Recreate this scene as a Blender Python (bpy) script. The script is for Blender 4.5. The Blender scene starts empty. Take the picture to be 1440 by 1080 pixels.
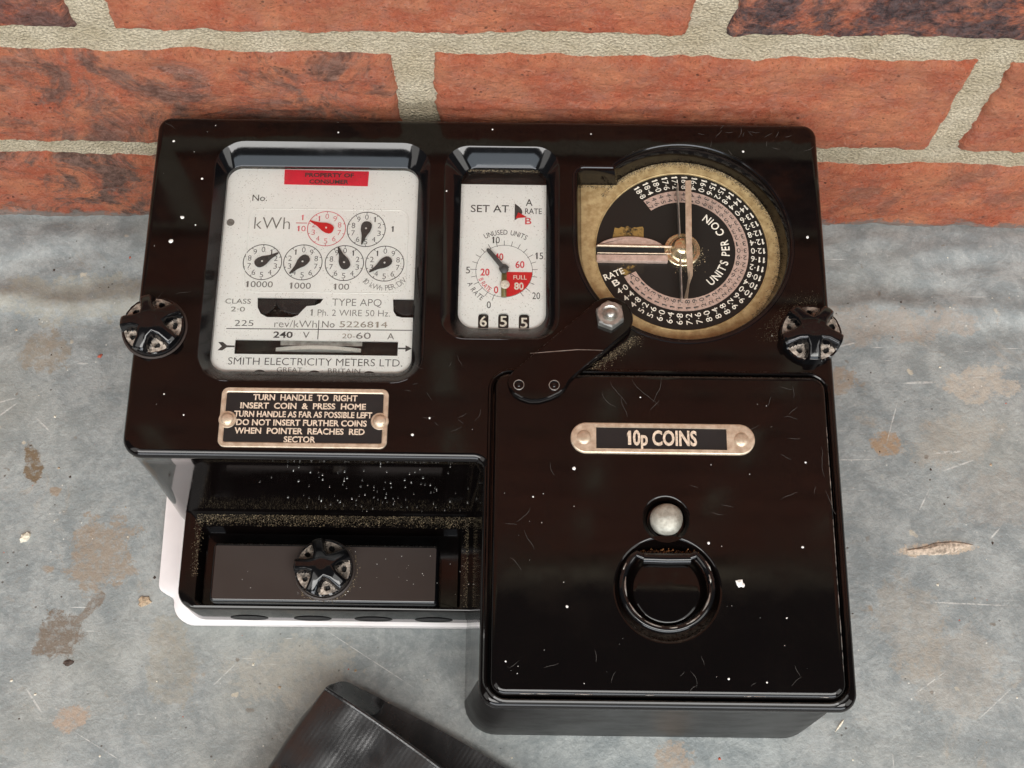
import bpy, bmesh, math, random
from mathutils import Vector, Matrix, noise
from math import sin, cos, pi, radians, sqrt, atan2

random.seed(7)
scene = bpy.context.scene
COL = scene.collection
MM = 0.001

# ------------------------------------------------------------------ camera
cam = bpy.data.cameras.new("camera")
cam_ob = bpy.data.objects.new("camera", cam)
COL.objects.link(cam_ob)
cam.sensor_width = 36.0
cam.lens = 46.65
cam.clip_start = 0.01
cam.clip_end = 60.0
_f = Vector((0, cos(radians(70.5)), -sin(radians(70.5))))
_r = Vector((1, 0, 0))
_u = _r.cross(_f)
_a = radians(0.72)
_r2 = _r * cos(_a) + _u * sin(_a)
_u2 = -_r * sin(_a) + _u * cos(_a)
_m = Matrix((_r2, _u2, -_f)).transposed().to_4x4()
_m.translation = Vector((0, 0, 0.570))
cam_ob.matrix_world = _m
scene.camera = cam_ob

# ------------------------------------------------------------------ light: soft workshop light, open doorway behind the photographer
world = bpy.data.worlds.new("World")
scene.world = world
world.use_nodes = True
world.node_tree.nodes["Background"].inputs[0].default_value = (0.95, 0.97, 1.0, 1)
world.node_tree.nodes["Background"].inputs[1].default_value = 0.07

def area(name, loc, target, sx, sy, radiance, col):
    l = bpy.data.lights.new(name, 'AREA')
    l.shape = 'RECTANGLE'
    l.size, l.size_y = sx, sy
    l.energy = radiance * pi * sx * sy
    l.color = col
    o = bpy.data.objects.new(name, l)
    COL.objects.link(o)
    o.location = loc
    o.rotation_euler = (Vector(target) - Vector(loc)).to_track_quat('-Z', 'Y').to_euler()
    return o

area("doorway_light", (0.1, -2.0, 0.62), (0, 0.28, 0.10), 2.8, 0.75, 6.0, (0.95, 0.97, 1.0))
area("fanlight", (0.1, -2.0, 1.35), (0, 0.2, 0.05), 2.6, 0.7, 2.6, (0.80, 0.90, 1.0))
area("tube_light", (0.05, -1.05, 1.85), (0, 0.2, 0.05), 2.3, 0.62, 10.5, (1.0, 0.98, 0.95))
area("lamp_left", (-1.35, -0.8, 1.6), (0, 0.15, 0), 0.8, 1.8, 2.0, (1.0, 0.97, 0.92))
area("lamp_right", (1.4, -0.7, 1.6), (0, 0.15, 0), 0.8, 1.8, 2.9, (1.0, 0.98, 0.94))

scene.view_settings.view_transform = 'Standard'
scene.view_settings.look = 'None'
scene.view_settings.exposure = 0.0
scene.view_settings.gamma = 1.0
scene.render.engine = 'CYCLES'
scene.cycles.max_bounces = 8
scene.cycles.use_denoising = True

# ------------------------------------------------------------------ node helpers
class NT:
    def __init__(self, name):
        self.m = bpy.data.materials.new(name)
        self.m.use_nodes = True
        self.t = self.m.node_tree
        self.n = self.t.nodes
        self.b = self.n["Principled BSDF"]
        self.out = self.n["Material Output"]
        tc = self.n.new("ShaderNodeTexCoord")
        geo = self.n.new("ShaderNodeNewGeometry")
        self.obj = tc.outputs["Object"]
        self.pos = geo.outputs["Position"]
        self.nor = geo.outputs["Normal"]
    def l(self, a, b):
        self.t.links.new(a, b)
    def set(self, node, key, v):
        if v is None: return
        s = node.inputs[key]
        if hasattr(v, "is_linked") or hasattr(v, "links"):
            self.l(v, s)
        else:
            s.default_value = v
    def mapping(self, vec, scale=(1, 1, 1), rot=(0, 0, 0), loc=(0, 0, 0)):
        n = self.n.new("ShaderNodeMapping")
        self.l(vec, n.inputs[0])
        n.inputs["Scale"].default_value = scale
        n.inputs["Rotation"].default_value = rot
        n.inputs["Location"].default_value = loc
        return n.outputs[0]
    def noise(self, vec, scale, detail=4, rough=0.55, dist=0.0, ntype=None):
        n = self.n.new("ShaderNodeTexNoise")
        if ntype: n.noise_type = ntype
        self.l(vec, n.inputs["Vector"])
        n.inputs["Scale"].default_value = scale
        n.inputs["Detail"].default_value = detail
        n.inputs["Roughness"].default_value = rough
        n.inputs["Distortion"].default_value = dist
        return n.outputs[0]
    def voro(self, vec, scale, feature='F1', rnd=1.0):
        n = self.n.new("ShaderNodeTexVoronoi")
        n.feature = feature
        self.l(vec, n.inputs["Vector"])
        n.inputs["Scale"].default_value = scale
        n.inputs["Randomness"].default_value = rnd
        return n.outputs["Distance"]
    def ramp(self, fac, stops, interp='LINEAR'):
        n = self.n.new("ShaderNodeValToRGB")
        n.color_ramp.interpolation = interp
        e = n.color_ramp.elements
        while len(e) < len(stops): e.new(0.5)
        for el, (p, c) in zip(e, stops):
            el.position = p
            if isinstance(c, (int, float)): c = (c, c, c)
            el.color = (c[0], c[1], c[2], 1)
        self.l(fac, n.inputs[0])
        return n.outputs[0]
    def mix(self, fac, a, b, mode='MIX'):
        n = self.n.new("ShaderNodeMix")
        n.data_type = 'RGBA'
        n.blend_type = mode
        for k, v in ((0, fac), (6, a), (7, b)):
            if isinstance(v, tuple) and len(v) == 3: v = (*v, 1)
            self.set(n, k, v)
        return n.outputs[2]
    def math(self, op, a, b=None, c=None, clamp=False):
        n = self.n.new("ShaderNodeMath")
        n.operation = op
        n.use_clamp = clamp
        self.set(n, 0, a)
        if b is not None: self.set(n, 1, b)
        if c is not None: self.set(n, 2, c)
        return n.outputs[0]
    def smooth(self, v, lo, hi, a=0.0, b=1.0):
        n = self.n.new("ShaderNodeMapRange")
        n.interpolation_type = 'SMOOTHSTEP'
        self.l(v, n.inputs[0])
        n.inputs[1].default_value = lo
        n.inputs[2].default_value = hi
        n.inputs[3].default_value = a
        n.inputs[4].default_value = b
        return n.outputs[0]
    def sep(self, vec):
        n = self.n.new("ShaderNodeSeparateXYZ")
        self.l(vec, n.inputs[0])
        return n.outputs
    def bump(self, h, strength, dist, prev=None):
        n = self.n.new("ShaderNodeBump")
        n.inputs["Strength"].default_value = strength
        n.inputs["Distance"].default_value = dist
        self.l(h, n.inputs["Height"])
        if prev is not None: self.l(prev, n.inputs["Normal"])
        return n.outputs[0]
    def fin(self, col=None, rough=None, metal=None, normal=None, spec=None, coat=None):
        self.set(self.b, "Base Color", (*col, 1) if isinstance(col, tuple) else col)
        self.set(self.b, "Roughness", rough)
        self.set(self.b, "Metallic", metal)
        self.set(self.b, "Specular IOR Level", spec)
        self.set(self.b, "Coat Weight", coat)
        if normal is not None: self.l(normal, self.b.inputs["Normal"])
        return self.m

def plain(name, col, rough=0.5, metal=0.0, var=0.12, scale=600, bump=0.0):
    k = NT(name)
    nz = k.noise(k.pos, scale, 5)
    c = k.mix(k.smooth(nz, 0.3, 0.7), tuple(x * (1 - var) for x in col), tuple(min(1, x * (1 + var)) for x in col))
    n = k.bump(nz, bump, 0.0003) if bump else None
    return k.fin(c, rough, metal, n)

def mat_bakelite(name, dust=1.0, gloss=0.055, base=(0.0022, 0.0015, 0.0014), spec=0.36):
    k = NT(name)
    big = k.noise(k.pos, 22, 3)
    fine = k.noise(k.pos, 900, 4, 0.7)
    smear = k.noise(k.mapping(k.pos, (30, 160, 60), (0, 0, 0.5)), 1.0, 5, 0.7, 1.5)
    # dusty film on faces that look up when the meter hangs on a wall (+Y here)
    ny = k.sep(k.nor)[1]
    up = k.math('MULTIPLY', k.smooth(ny, 0.25, 0.75), k.smooth(k.noise(k.pos, 700, 5, 0.8), 0.25, 0.75))
    spk = k.smooth(k.voro(k.pos, 420), 0.10, 0.05)          # fine grains of dust
    spkm = k.math('MULTIPLY', spk, k.smooth(k.noise(k.pos, 55, 3), 0.48, 0.70))
    film = k.math('MULTIPLY', k.smooth(smear, 0.58, 0.85), 0.010)
    f = k.math('ADD', k.math('ADD', k.math('MULTIPLY', up, 0.42 * dust), k.math('MULTIPLY', spkm, 0.06 * dust)), film, clamp=True)
    col = k.mix(f, k.mix(big, base, tuple(x * 1.5 for x in base)), (0.20, 0.175, 0.145))
    ro = k.math('ADD', k.math('MULTIPLY', f, 0.75), k.smooth(k.noise(k.pos, 45, 5, 0.7), 0.35, 0.75, gloss, gloss + 0.10), clamp=True)
    h = k.math('ADD', k.math('MULTIPLY', k.noise(k.pos, 26, 2), 1.0), k.math('MULTIPLY', fine, 0.012))
    return k.fin(col, ro, 0.0, k.bump(h, 0.13, 0.0006), spec)

def mat_metal(name, a, b, rough=0.42, metal=0.75, scale=260, streak=None, bump=0.25):
    k = NT(name)
    v = k.mapping(k.pos, streak) if streak else k.pos
    n1 = k.noise(v, scale, 6, 0.7)
    n2 = k.noise(k.pos, 60, 4, 0.6)
    c = k.mix(k.smooth(n1, 0.3, 0.7), a, b)
    c = k.mix(k.math('MULTIPLY', k.smooth(n2, 0.55, 0.8), 0.45), c, tuple(x * 0.45 for x in a))
    return k.fin(c, k.smooth(n1, 0.2, 0.8, rough - 0.1, rough + 0.15), metal, k.bump(n1, bump, 0.0003))

M = {}
M['bak'] = mat_bakelite("black_bakelite")
M['bak_gloss'] = mat_bakelite("black_gloss_enamel", 0.7, 0.07, (0.0026, 0.0026, 0.0030), 0.5)
M['bak_dull'] = mat_bakelite("dusty_bakelite", 1.2, 0.33, (0.030, 0.0225, 0.0195), 0.30)
M['bak_side'] = mat_bakelite("satin_bakelite", 1.0, 0.34, (0.004, 0.0032, 0.003), 0.18)
M['dial_black'] = mat_bakelite("dial_black", 1.2, 0.32, (0.010, 0.0095, 0.0085))
M['plate_black'] = mat_bakelite("plate_black", 0.9, 0.35, (0.012, 0.011, 0.011))

def mat_plate():
    k = NT("off_white_enamel")
    n1 = k.noise(k.pos, 70, 4, 0.6)
    c = k.mix(n1, (0.80, 0.815, 0.785), (0.89, 0.90, 0.87))
    y = k.sep(k.pos)[1]
    sp = k.smooth(k.voro(k.pos, 760), 0.20, 0.12)
    dirt = k.math('MULTIPLY', sp, k.smooth(k.noise(k.pos, 42, 5, 0.7), 0.40, 0.62))
    fog = k.math('MULTIPLY', k.smooth(k.noise(k.pos, 900, 5, 0.8), 0.5, 0.75), 0.22)
    c = k.mix(k.math('MULTIPLY', dirt, 0.55), c, (0.34, 0.31, 0.24))
    c = k.mix(fog, c, (0.50, 0.48, 0.40))
    return k.fin(c, 0.45, 0.0, k.bump(n1, 0.1, 0.0004))
M['plate'] = mat_plate()
M['ink'] = plain("black_ink", (0.042, 0.042, 0.040), 0.6, 0, 0.3)
M['ink_grey'] = plain("grey_ink", (0.16, 0.155, 0.14), 0.6, 0, 0.3)
M['ink_brown'] = plain("faded_stamp_ink", (0.30, 0.27, 0.22), 0.6, 0, 0.3)
M['ink_red'] = plain("red_ink", (0.62, 0.045, 0.06), 0.6, 0, 0.15)
M['ink_pink'] = plain("faded_red_ink", (0.62, 0.10, 0.12), 0.6, 0, 0.2)
M['red_fill'] = plain("red_enamel", (0.60, 0.018, 0.022), 0.4, 0, 0.08)
M['sticker'] = plain("red_tape", (0.70, 0.022, 0.050), 0.35, 0, 0.06, 200)
M['ink_white'] = plain("cream_paint", (0.74, 0.70, 0.60), 0.55, 0, 0.2, 900)
M['white_raised'] = plain("raised_cream_letters", (0.66, 0.54, 0.42), 0.45, 0.2, 0.25, 900)
M['olive'] = plain("olive_rod", (0.17, 0.15, 0.055), 0.45, 0, 0.2)
M['brass'] = mat_metal("tarnished_brass", (0.33, 0.225, 0.100), (0.55, 0.42, 0.215), 0.48, 0.35, 360)
M['brass_pale'] = mat_metal("pale_worn_brass", (0.50, 0.39, 0.28), (0.68, 0.56, 0.43), 0.38, 0.55, 420)
M['brass_shiny'] = mat_metal("bright_brass", (0.62, 0.50, 0.30), (0.80, 0.70, 0.48), 0.22, 0.9, 300)
M['copper'] = mat_metal("pinkish_metal", (0.44, 0.32, 0.26), (0.62, 0.47, 0.40), 0.45, 0.4, 700)
def mat_gold():
    k = NT("worn_gold_paint")
    n1 = k.noise(k.pos, 420, 6, 0.8)
    n2 = k.noise(k.pos, 150, 6, 0.75)
    x, y, z = k.sep(k.pos)[0:3]
    lowr = k.smooth(y, 0.2225, 0.2195, 0.0, 0.14)
    c = k.mix(n1, (0.20, 0.125, 0.032), (0.36, 0.23, 0.07))
    c = k.mix(k.smooth(k.math('ADD', n2, lowr), 0.50, 0.62), c, (0.016, 0.014, 0.010))
    return k.fin(c, 0.5, 0.2)
M['gold_dark'] = mat_gold()
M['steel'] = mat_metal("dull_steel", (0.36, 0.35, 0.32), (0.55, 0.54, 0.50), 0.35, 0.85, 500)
M['pewter'] = mat_metal("cast_pewter", (0.25, 0.24, 0.20), (0.47, 0.46, 0.40), 0.45, 0.35, 330, None, 0.8)
M['disc'] = mat_metal("aluminium", (0.62, 0.63, 0.58), (0.75, 0.76, 0.70), 0.4, 0.3, 500)
M['pocket'] = mat_metal("dust_caked_recess", (0.05, 0.042, 0.035), (0.46, 0.385, 0.315), 0.75, 0.0, 480, None, 1.0)
M['hole'] = plain("hole_black", (0.006, 0.006, 0.006), 0.7)
M['white_plastic'] = plain("white_plastic", (0.80, 0.755, 0.745), 0.4, 0, 0.03, 90)
M['grain'] = plain("tan_dust", (0.20, 0.150, 0.085), 0.9, 0, 0.7, 2500)
M['grain_dark'] = plain("brown_grime", (0.055, 0.042, 0.024), 0.9, 0, 0.6, 2500)
M['grain_pale'] = plain("pale_dust", (0.46, 0.37, 0.24), 0.9, 0, 0.5, 2500)
M['speck'] = plain("white_paint_fleck", (0.78, 0.77, 0.73), 0.6, 0, 0.1)
M['scratch'] = plain("pale_scratch", (0.060, 0.055, 0.050), 0.6, 0, 0.4, 900)
M['chip'] = plain("pale_paint_chip", (0.66, 0.60, 0.48), 0.8, 0, 0.25, 900, 0.5)
M['chip_tan'] = plain("tan_crumb", (0.40, 0.30, 0.20), 0.85, 0, 0.4, 900, 0.8)
M['chip_mud'] = plain("dried_mud", (0.42, 0.34, 0.265), 0.9, 0, 0.45, 700, 1.0)
M['chip_dark'] = plain("dark_crumb", (0.06, 0.04, 0.03), 0.8, 0, 0.4, 900, 0.6)
M['chip_red'] = plain("brick_crumb", (0.42, 0.09, 0.05), 0.8, 0, 0.3, 900, 0.6)

def mat_glass():
    k = NT("dusty_window")
    tr = k.n.new("ShaderNodeBsdfTransparent")
    tr.inputs[0].default_value = (0.99, 0.995, 0.99, 1)
    gl = k.n.new("ShaderNodeBsdfGlossy")
    gl.inputs["Roughness"].default_value = 0.06
    fr = k.n.new("ShaderNodeFresnel")
    fr.inputs[0].default_value = 1.45
    mx = k.n.new("ShaderNodeMixShader")
    k.l(fr.outputs[0], mx.inputs[0]); k.l(tr.outputs[0], mx.inputs[1]); k.l(gl.outputs[0], mx.inputs[2])
    df = k.n.new("ShaderNodeBsdfDiffuse")
    df.inputs[0].default_value = (0.42, 0.39, 0.33, 1)
    d = k.math('MULTIPLY', k.smooth(k.voro(k.pos, 900), 0.22, 0.10), k.smooth(k.noise(k.pos, 60, 5, 0.75), 0.42, 0.64, 0.02, 0.42))
    m2 = k.n.new("ShaderNodeMixShader")
    k.l(d, m2.inputs[0]); k.l(mx.outputs[0], m2.inputs[1]); k.l(df.outputs[0], m2.inputs[2])
    k.l(m2.outputs[0], k.out.inputs[0])
    return k.m
M['glass'] = mat_glass()

def mat_vinyl():
    k = NT("black_leathercloth")
    w = k.n.new("ShaderNodeTexWave")
    w.wave_type = 'BANDS'; w.bands_direction = 'X'
    k.l(k.mapping(k.pos, (1, 1, 1), (0, 0, radians(33))), w.inputs[0])
    w.inputs["Scale"].default_value = 170
    w.inputs["Distortion"].default_value = 1.5
    w.inputs["Detail"].default_value = 2
    n1 = k.noise(k.pos, 35, 4)
    n2 = k.noise(k.pos, 1400, 4, 0.7)
    stk = k.noise(k.mapping(k.pos, (90, 22, 22), (0, 0, radians(33))), 1.0, 5, 0.6, 0.8)
    c = k.mix(n1, (0.009, 0.0088, 0.009), (0.018, 0.0175, 0.018))
    c = k.mix(k.math('MULTIPLY', k.smooth(n2, 0.55, 0.8), 0.2), c, (0.12, 0.115, 0.11))
    c = k.mix(k.math('MULTIPLY', k.smooth(stk, 0.45, 0.75), 0.12), c, (0.13, 0.125, 0.125))  # pale sheen streaks put into the colour
    h = k.math('ADD', k.math('MULTIPLY', w.outputs[1], 0.5), k.math('ADD', n2, k.math('MULTIPLY', stk, 0.8)))
    return k.fin(c, k.smooth(n1, 0.3, 0.7, 0.20, 0.36), 0, k.bump(h, 0.12, 0.0005), 0.8)
M['vinyl'] = mat_vinyl()

STAINS = [  # x, y, rx, ry (mm), rotation, colour, strength
    (-178, 122, 16, 17, 0.0, (0.27, 0.215, 0.16), 0.75),
    (-193, 86, 12, 9, 0.3, (0.17, 0.14, 0.11), 0.95),
    (-180, 97, 9, 2.5, 0.9, (0.18, 0.15, 0.12), 0.85),
    (-213, 162, 4, 11, 0.25, (0.16, 0.115, 0.07), 0.9),
    (-143, 75, 12, 22, 0.2, (0.30, 0.26, 0.19), 0.35),
    (-128, 152, 14, 22, 0.0, (0.22, 0.17, 0.11), 0.6),
    (-151, 160, 5, 5, 0.0, (0.18, 0.12, 0.07), 0.8),
    (-183, 52, 8, 6, 0.3, (0.36, 0.27, 0.2), 0.75),
    (168, 176, 7, 6, 0.2, (0.33, 0.22, 0.13), 0.8),
    (150, 205, 10, 6, 0.6, (0.30, 0.22, 0.15), 0.6),
    (186, 128, 17, 3.2, 0.10, (0.50, 0.40, 0.30), 0.8),
    (172, 95, 14, 22, 0.2, (0.32, 0.26, 0.19), 0.28),
    (214, 205, 17, 9, 0.1, (0.45, 0.38, 0.30), 0.55),
    (198, 178, 22, 12, 0.2, (0.38, 0.32, 0.25), 0.3),
    (70, 30, 9, 14, 0.1, (0.36, 0.26, 0.18), 0.6),
    (190, 75, 24, 20, 0.1, (0.36, 0.30, 0.23), 0.25),
    (215, 150, 20, 14, 0.3, (0.36, 0.30, 0.24), 0.22),
    (-90, 72, 30, 14, 0.1, (0.38, 0.35, 0.29), 0.45),
    (-215, 215, 12, 10, 0.5, (0.24, 0.19, 0.13), 0.55),
    (160, 232, 60, 9, 0.05, (0.34, 0.27, 0.21), 0.45),
    (-200, 240, 60, 12, 0.0, (0.32, 0.29, 0.22), 0.45),
]
_r = random.Random(21)
SCRAPES = [(150, 168, 16, 0.30, 0.02), (172, 186, 12, 0.35, 1.25), (196, 172, 7, 0.8, 0.1), (200, 166, 9, 0.5, 0.35), (186, 205, 9, 0.7, 0.05), (150, 222, 11, 0.5, 0.25),
           (178, 70, 10, 0.3, 0.6), (196, 104, 22, 0.35, -0.03), (205, 62, 12, 0.3, 0.7), (160, 30, 0.3, 14, 0.0), (-120, 70, 8, 0.3, 0.8), (-232, 190, 10, 0.35, 0.3),
           (-60, 78, 26, 0.25, -0.55), (-170, 40, 14, 0.25, -0.5)]
for _k in range(9):
    SCRAPES.append((_r.choice((_r.uniform(-240, -155), _r.uniform(130, 250))), _r.uniform(20, 260), _r.uniform(3, 9), _r.uniform(0.2, 0.5), _r.uniform(-0.9, 1.2)))
def mat_floor():
    k = NT("painted_concrete")
    p = k.pos
    n1 = k.noise(p, 9, 5, 0.6)
    n2 = k.noise(p, 38, 6, 0.68, 0.4)
    n3 = k.noise(p, 260, 5, 0.7)
    c = k.mix(k.smooth(k.noise(p, 55, 8, 0.78, 0.3), 0.38, 0.62), (0.195, 0.216, 0.217), (0.318, 0.334, 0.324))
    c = k.mix(k.math('MULTIPLY', k.smooth(n1, 0.46, 0.70), 0.40), c, (0.335, 0.325, 0.275))
    gr = k.noise(p, 420, 6, 0.8, 0.4)
    c = k.mix(k.math('MULTIPLY', k.smooth(gr, 0.52, 0.36), 0.42), c, (0.20, 0.215, 0.21))
    c = k.mix(k.math('MULTIPLY', k.smooth(gr, 0.56, 0.70), 0.35), c, (0.50, 0.515, 0.50))
    tan = k.math('MULTIPLY', k.smooth(k.noise(p, 30, 8, 0.8, 0.8), 0.57, 0.70), 0.50)
    c = k.mix(tan, c, (0.34, 0.28, 0.21))
    # warp for the stain outlines
    wn = k.n.new("ShaderNodeTexNoise")
    k.l(p, wn.inputs["Vector"]); wn.inputs["Scale"].default_value = 85; wn.inputs["Detail"].default_value = 9; wn.inputs["Roughness"].default_value = 0.78
    brk = k.noise(p, 300, 5, 0.75)
    for (x, y, rx, ry, rot, colr, s) in STAINS:
        mp = k.n.new("ShaderNodeMapping"); mp.vector_type = 'TEXTURE'
        k.l(p, mp.inputs[0])
        mp.inputs["Location"].default_value = (x * MM, y * MM, 0)
        mp.inputs["Rotation"].default_value = (0, 0, rot)
        mp.inputs["Scale"].default_value = (rx * MM, ry * MM, 1)
        ln = k.n.new("ShaderNodeVectorMath"); ln.operation = 'LENGTH'
        k.l(mp.outputs[0], ln.inputs[0])
        d = k.math('ADD', ln.outputs["Value"], k.math('MULTIPLY', k.math('SUBTRACT', wn.outputs[0], 0.5), 3.2))
        msk = k.math('MULTIPLY', k.smooth(d, 1.0, 0.80), k.smooth(brk, 0.36, 0.54, 0.30 * s, min(1.0, 1.1 * s)))
        c = k.mix(msk, c, colr)
    for (x, y, ln_, w_, rot) in SCRAPES:
        mp = k.n.new("ShaderNodeMapping"); mp.vector_type = 'TEXTURE'
        k.l(p, mp.inputs[0])
        mp.inputs["Location"].default_value = (x * MM, y * MM, 0)
        mp.inputs["Rotation"].default_value = (0, 0, rot)
        mp.inputs["Scale"].default_value = (ln_ * MM, w_ * MM, 1)
        ln = k.n.new("ShaderNodeVectorMath"); ln.operation = 'LENGTH'
        k.l(mp.outputs[0], ln.inputs[0])
        c = k.mix(k.math('MULTIPLY', k.smooth(ln.outputs["Value"], 1.0, 0.6), k.smooth(brk, 0.36, 0.56, 0.0, 0.7)), c, (0.56, 0.55, 0.52))
    # pale scrapes and pits
    for rot, sc, th in ((0.12, (9, 170, 1), 0.69), (1.05, (11, 210, 1), 0.69), (-0.5, (12, 230, 1), 0.69), (0.5, (14, 300, 1), 0.70)):
        sn = k.noise(k.mapping(p, sc, (0, 0, rot)), 3.0, 3, 0.6)
        g = k.math('MULTIPLY', k.smooth(sn, th, th + 0.05), k.smooth(k.noise(k.mapping(p, (1, 1, 1), (0, 0, 0), (rot, sc[1], 0)), 28, 3), 0.48, 0.60))
        c = k.mix(k.math('MULTIPLY', g, 0.75), c, (0.62, 0.61, 0.58))
    wp = k.n.new("ShaderNodeVectorMath"); wp.operation = 'MULTIPLY_ADD'
    wn2 = k.n.new("ShaderNodeTexNoise"); k.l(p, wn2.inputs["Vector"]); wn2.inputs["Scale"].default_value = 190; wn2.inputs["Detail"].default_value = 5
    k.l(wn2.outputs[1], wp.inputs[0]); wp.inputs[1].default_value = (0.007, 0.007, 0.0); k.l(p, wp.inputs[2])
    for sc_, r0, off_, cl_ in ((42, 0.105, 5.0, (0.27, 0.20, 0.135)), (58, 0.085, 9.0, (0.50, 0.44, 0.34)), (80, 0.095, 2.0, (0.17, 0.14, 0.11))):
        spot = k.math('MULTIPLY', k.smooth(k.voro(k.mapping(wp.outputs[0], (1, 1, 0), (0, 0, 0.3), (off_, 1, 0)), sc_), r0, r0 * 0.6), k.smooth(k.noise(p, 17 + off_, 3), 0.46, 0.56))
        c = k.mix(k.math('MULTIPLY', spot, 0.75), c, cl_)
    pit = k.math('MULTIPLY', k.smooth(k.voro(p, 150), 0.085, 0.05), k.smooth(k.noise(p, 40, 3), 0.46, 0.60))
    c = k.mix(k.math('MULTIPLY', pit, 0.8), c, (0.085, 0.07, 0.055))
    lit = k.math('MULTIPLY', k.smooth(k.voro(k.mapping(p, (1, 1, 1), (0, 0, 1), (3, 2, 1)), 210), 0.10, 0.05), k.smooth(k.noise(p, 33, 3), 0.5, 0.62))
    c = k.mix(k.math('MULTIPLY', lit, 0.75), c, (0.66, 0.64, 0.58))
    h = k.math('ADD', k.math('MULTIPLY', n2, 1.0), k.math('ADD', k.math('MULTIPLY', n3, 0.6), k.math('MULTIPLY', gr, 0.35)))
    h = k.math('SUBTRACT', h, k.math('MULTIPLY', pit, 0.4))
    ro = k.smooth(n2, 0.3, 0.7, 0.42, 0.60)
    return k.fin(c, ro, 0, k.bump(h, 0.65, 0.0013), 0.4)
M['floor'] = mat_floor()

def mat_brick():
    k = NT("red_facing_brick")
    def attr(a):
        n = k.n.new("ShaderNodeAttribute"); n.attribute_type = 'OBJECT'; n.attribute_name = a
        return n.outputs["Fac"]
    char, brown = attr("char"), attr("brown")
    oi = k.n.new("ShaderNodeObjectInfo")
    off = k.n.new("ShaderNodeVectorMath"); off.operation = 'MULTIPLY_ADD'
    cmb = k.n.new("ShaderNodeCombineXYZ")
    for i in range(3): k.l(oi.outputs["Random"], cmb.inputs[i])
    k.l(cmb.outputs[0], off.inputs[0]); off.inputs[1].default_value = (3.7, 1.9, 5.3); k.l(k.pos, off.inputs[2])
    p = off.outputs[0]
    drag = k.mapping(p, (38, 1, 95), (0, 0.42, 0))
    n1 = k.noise(drag, 1.0, 7, 0.75, 0.9)
    n2 = k.noise(p, 70, 7, 0.78, 0.3)
    n3 = k.noise(p, 520, 5, 0.78)
    cr = k.noise(k.mapping(p, (110, 60, 230), (0, 0.55, 0)), 1.5, 8, 0.82, 1.2)
    grn = k.noise(p, 240, 6, 0.8, 0.5)
    c = k.mix(k.smooth(k.noise(p, 52, 6, 0.75), 0.34, 0.66), (0.74, 0.180, 0.088), (0.94, 0.350, 0.180))
    c = k.mix(k.math('MULTIPLY', k.smooth(n2, 0.46, 0.68), 0.75), c, (0.72, 0.29, 0.20))
    c = k.mix(k.math('MULTIPLY', k.smooth(grn, 0.54, 0.70), 0.60), c, (0.86, 0.44, 0.30))
    c = k.mix(k.math('MULTIPLY', k.smooth(grn, 0.44, 0.28), 0.55), c, (0.33, 0.085, 0.048))
    c = k.mix(k.math('MULTIPLY', k.smooth(cr, 0.40, 0.29), 0.55), c, (0.10, 0.042, 0.030))
    fine = k.noise(p, 760, 6, 0.8)
    c = k.mix(k.math('MULTIPLY', k.smooth(fine, 0.53, 0.66), 0.42), c, (0.95, 0.50, 0.34))
    c = k.mix(k.math('MULTIPLY', k.smooth(fine, 0.46, 0.33), 0.68), c, (0.20, 0.052, 0.032))
    gr = k.math('MULTIPLY', k.smooth(k.noise(p, 26, 7, 0.75, 1.2), 0.45, 0.60), k.math('ADD', brown, 0.08), clamp=True)
    c = k.mix(gr, c, k.mix(k.smooth(grn, 0.35, 0.65), (0.15, 0.080, 0.062), (0.43, 0.25, 0.19)))
    x = k.smooth(k.noise(p, 15, 7, 0.8, 1.0), 0.36, 0.50)
    c = k.mix(k.math('MULTIPLY', k.math('MULTIPLY', x, char), k.smooth(n3, 0.25, 0.6, 0.7, 1.0)), c, k.mix(k.smooth(grn, 0.35, 0.65), (0.030, 0.026, 0.030), (0.21, 0.15, 0.15)))
    pale = k.math('MULTIPLY', k.smooth(k.noise(p, 30, 7, 0.82, 0.6), 0.59, 0.71), 0.65)
    c = k.mix(pale, c, (0.80, 0.50, 0.42))
    pt = k.math('MULTIPLY', k.smooth(k.voro(p, 260), 0.20, 0.10), k.smooth(k.noise(p, 60, 4), 0.48, 0.62))
    c = k.mix(k.math('MULTIPLY', pt, 0.7), c, (0.10, 0.045, 0.035))
    zz = k.sep(k.pos)[2]
    dz = k.math('ADD', k.math('MULTIPLY', zz, 1000.0), k.math('MULTIPLY', k.math('SUBTRACT', k.noise(k.pos, 60, 6, 0.75), 0.5), 34.0))
    c = k.mix(k.math('MULTIPLY', k.smooth(dz, 10.0, 5.5), 0.8), c, k.mix(grn, (0.27, 0.25, 0.22), (0.44, 0.42, 0.39)))
    h = k.math('ADD', k.math('MULTIPLY', cr, 1.2), k.math('ADD', k.math('MULTIPLY', grn, 1.2), k.math('MULTIPLY', fine, 0.9)))
    h = k.math('SUBTRACT', h, k.math('MULTIPLY', pt, 0.5))
    return k.fin(c, 0.85, 0, k.bump(h, 1.0, 0.0036), 0.25)
M['brick'] = mat_brick()

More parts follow.
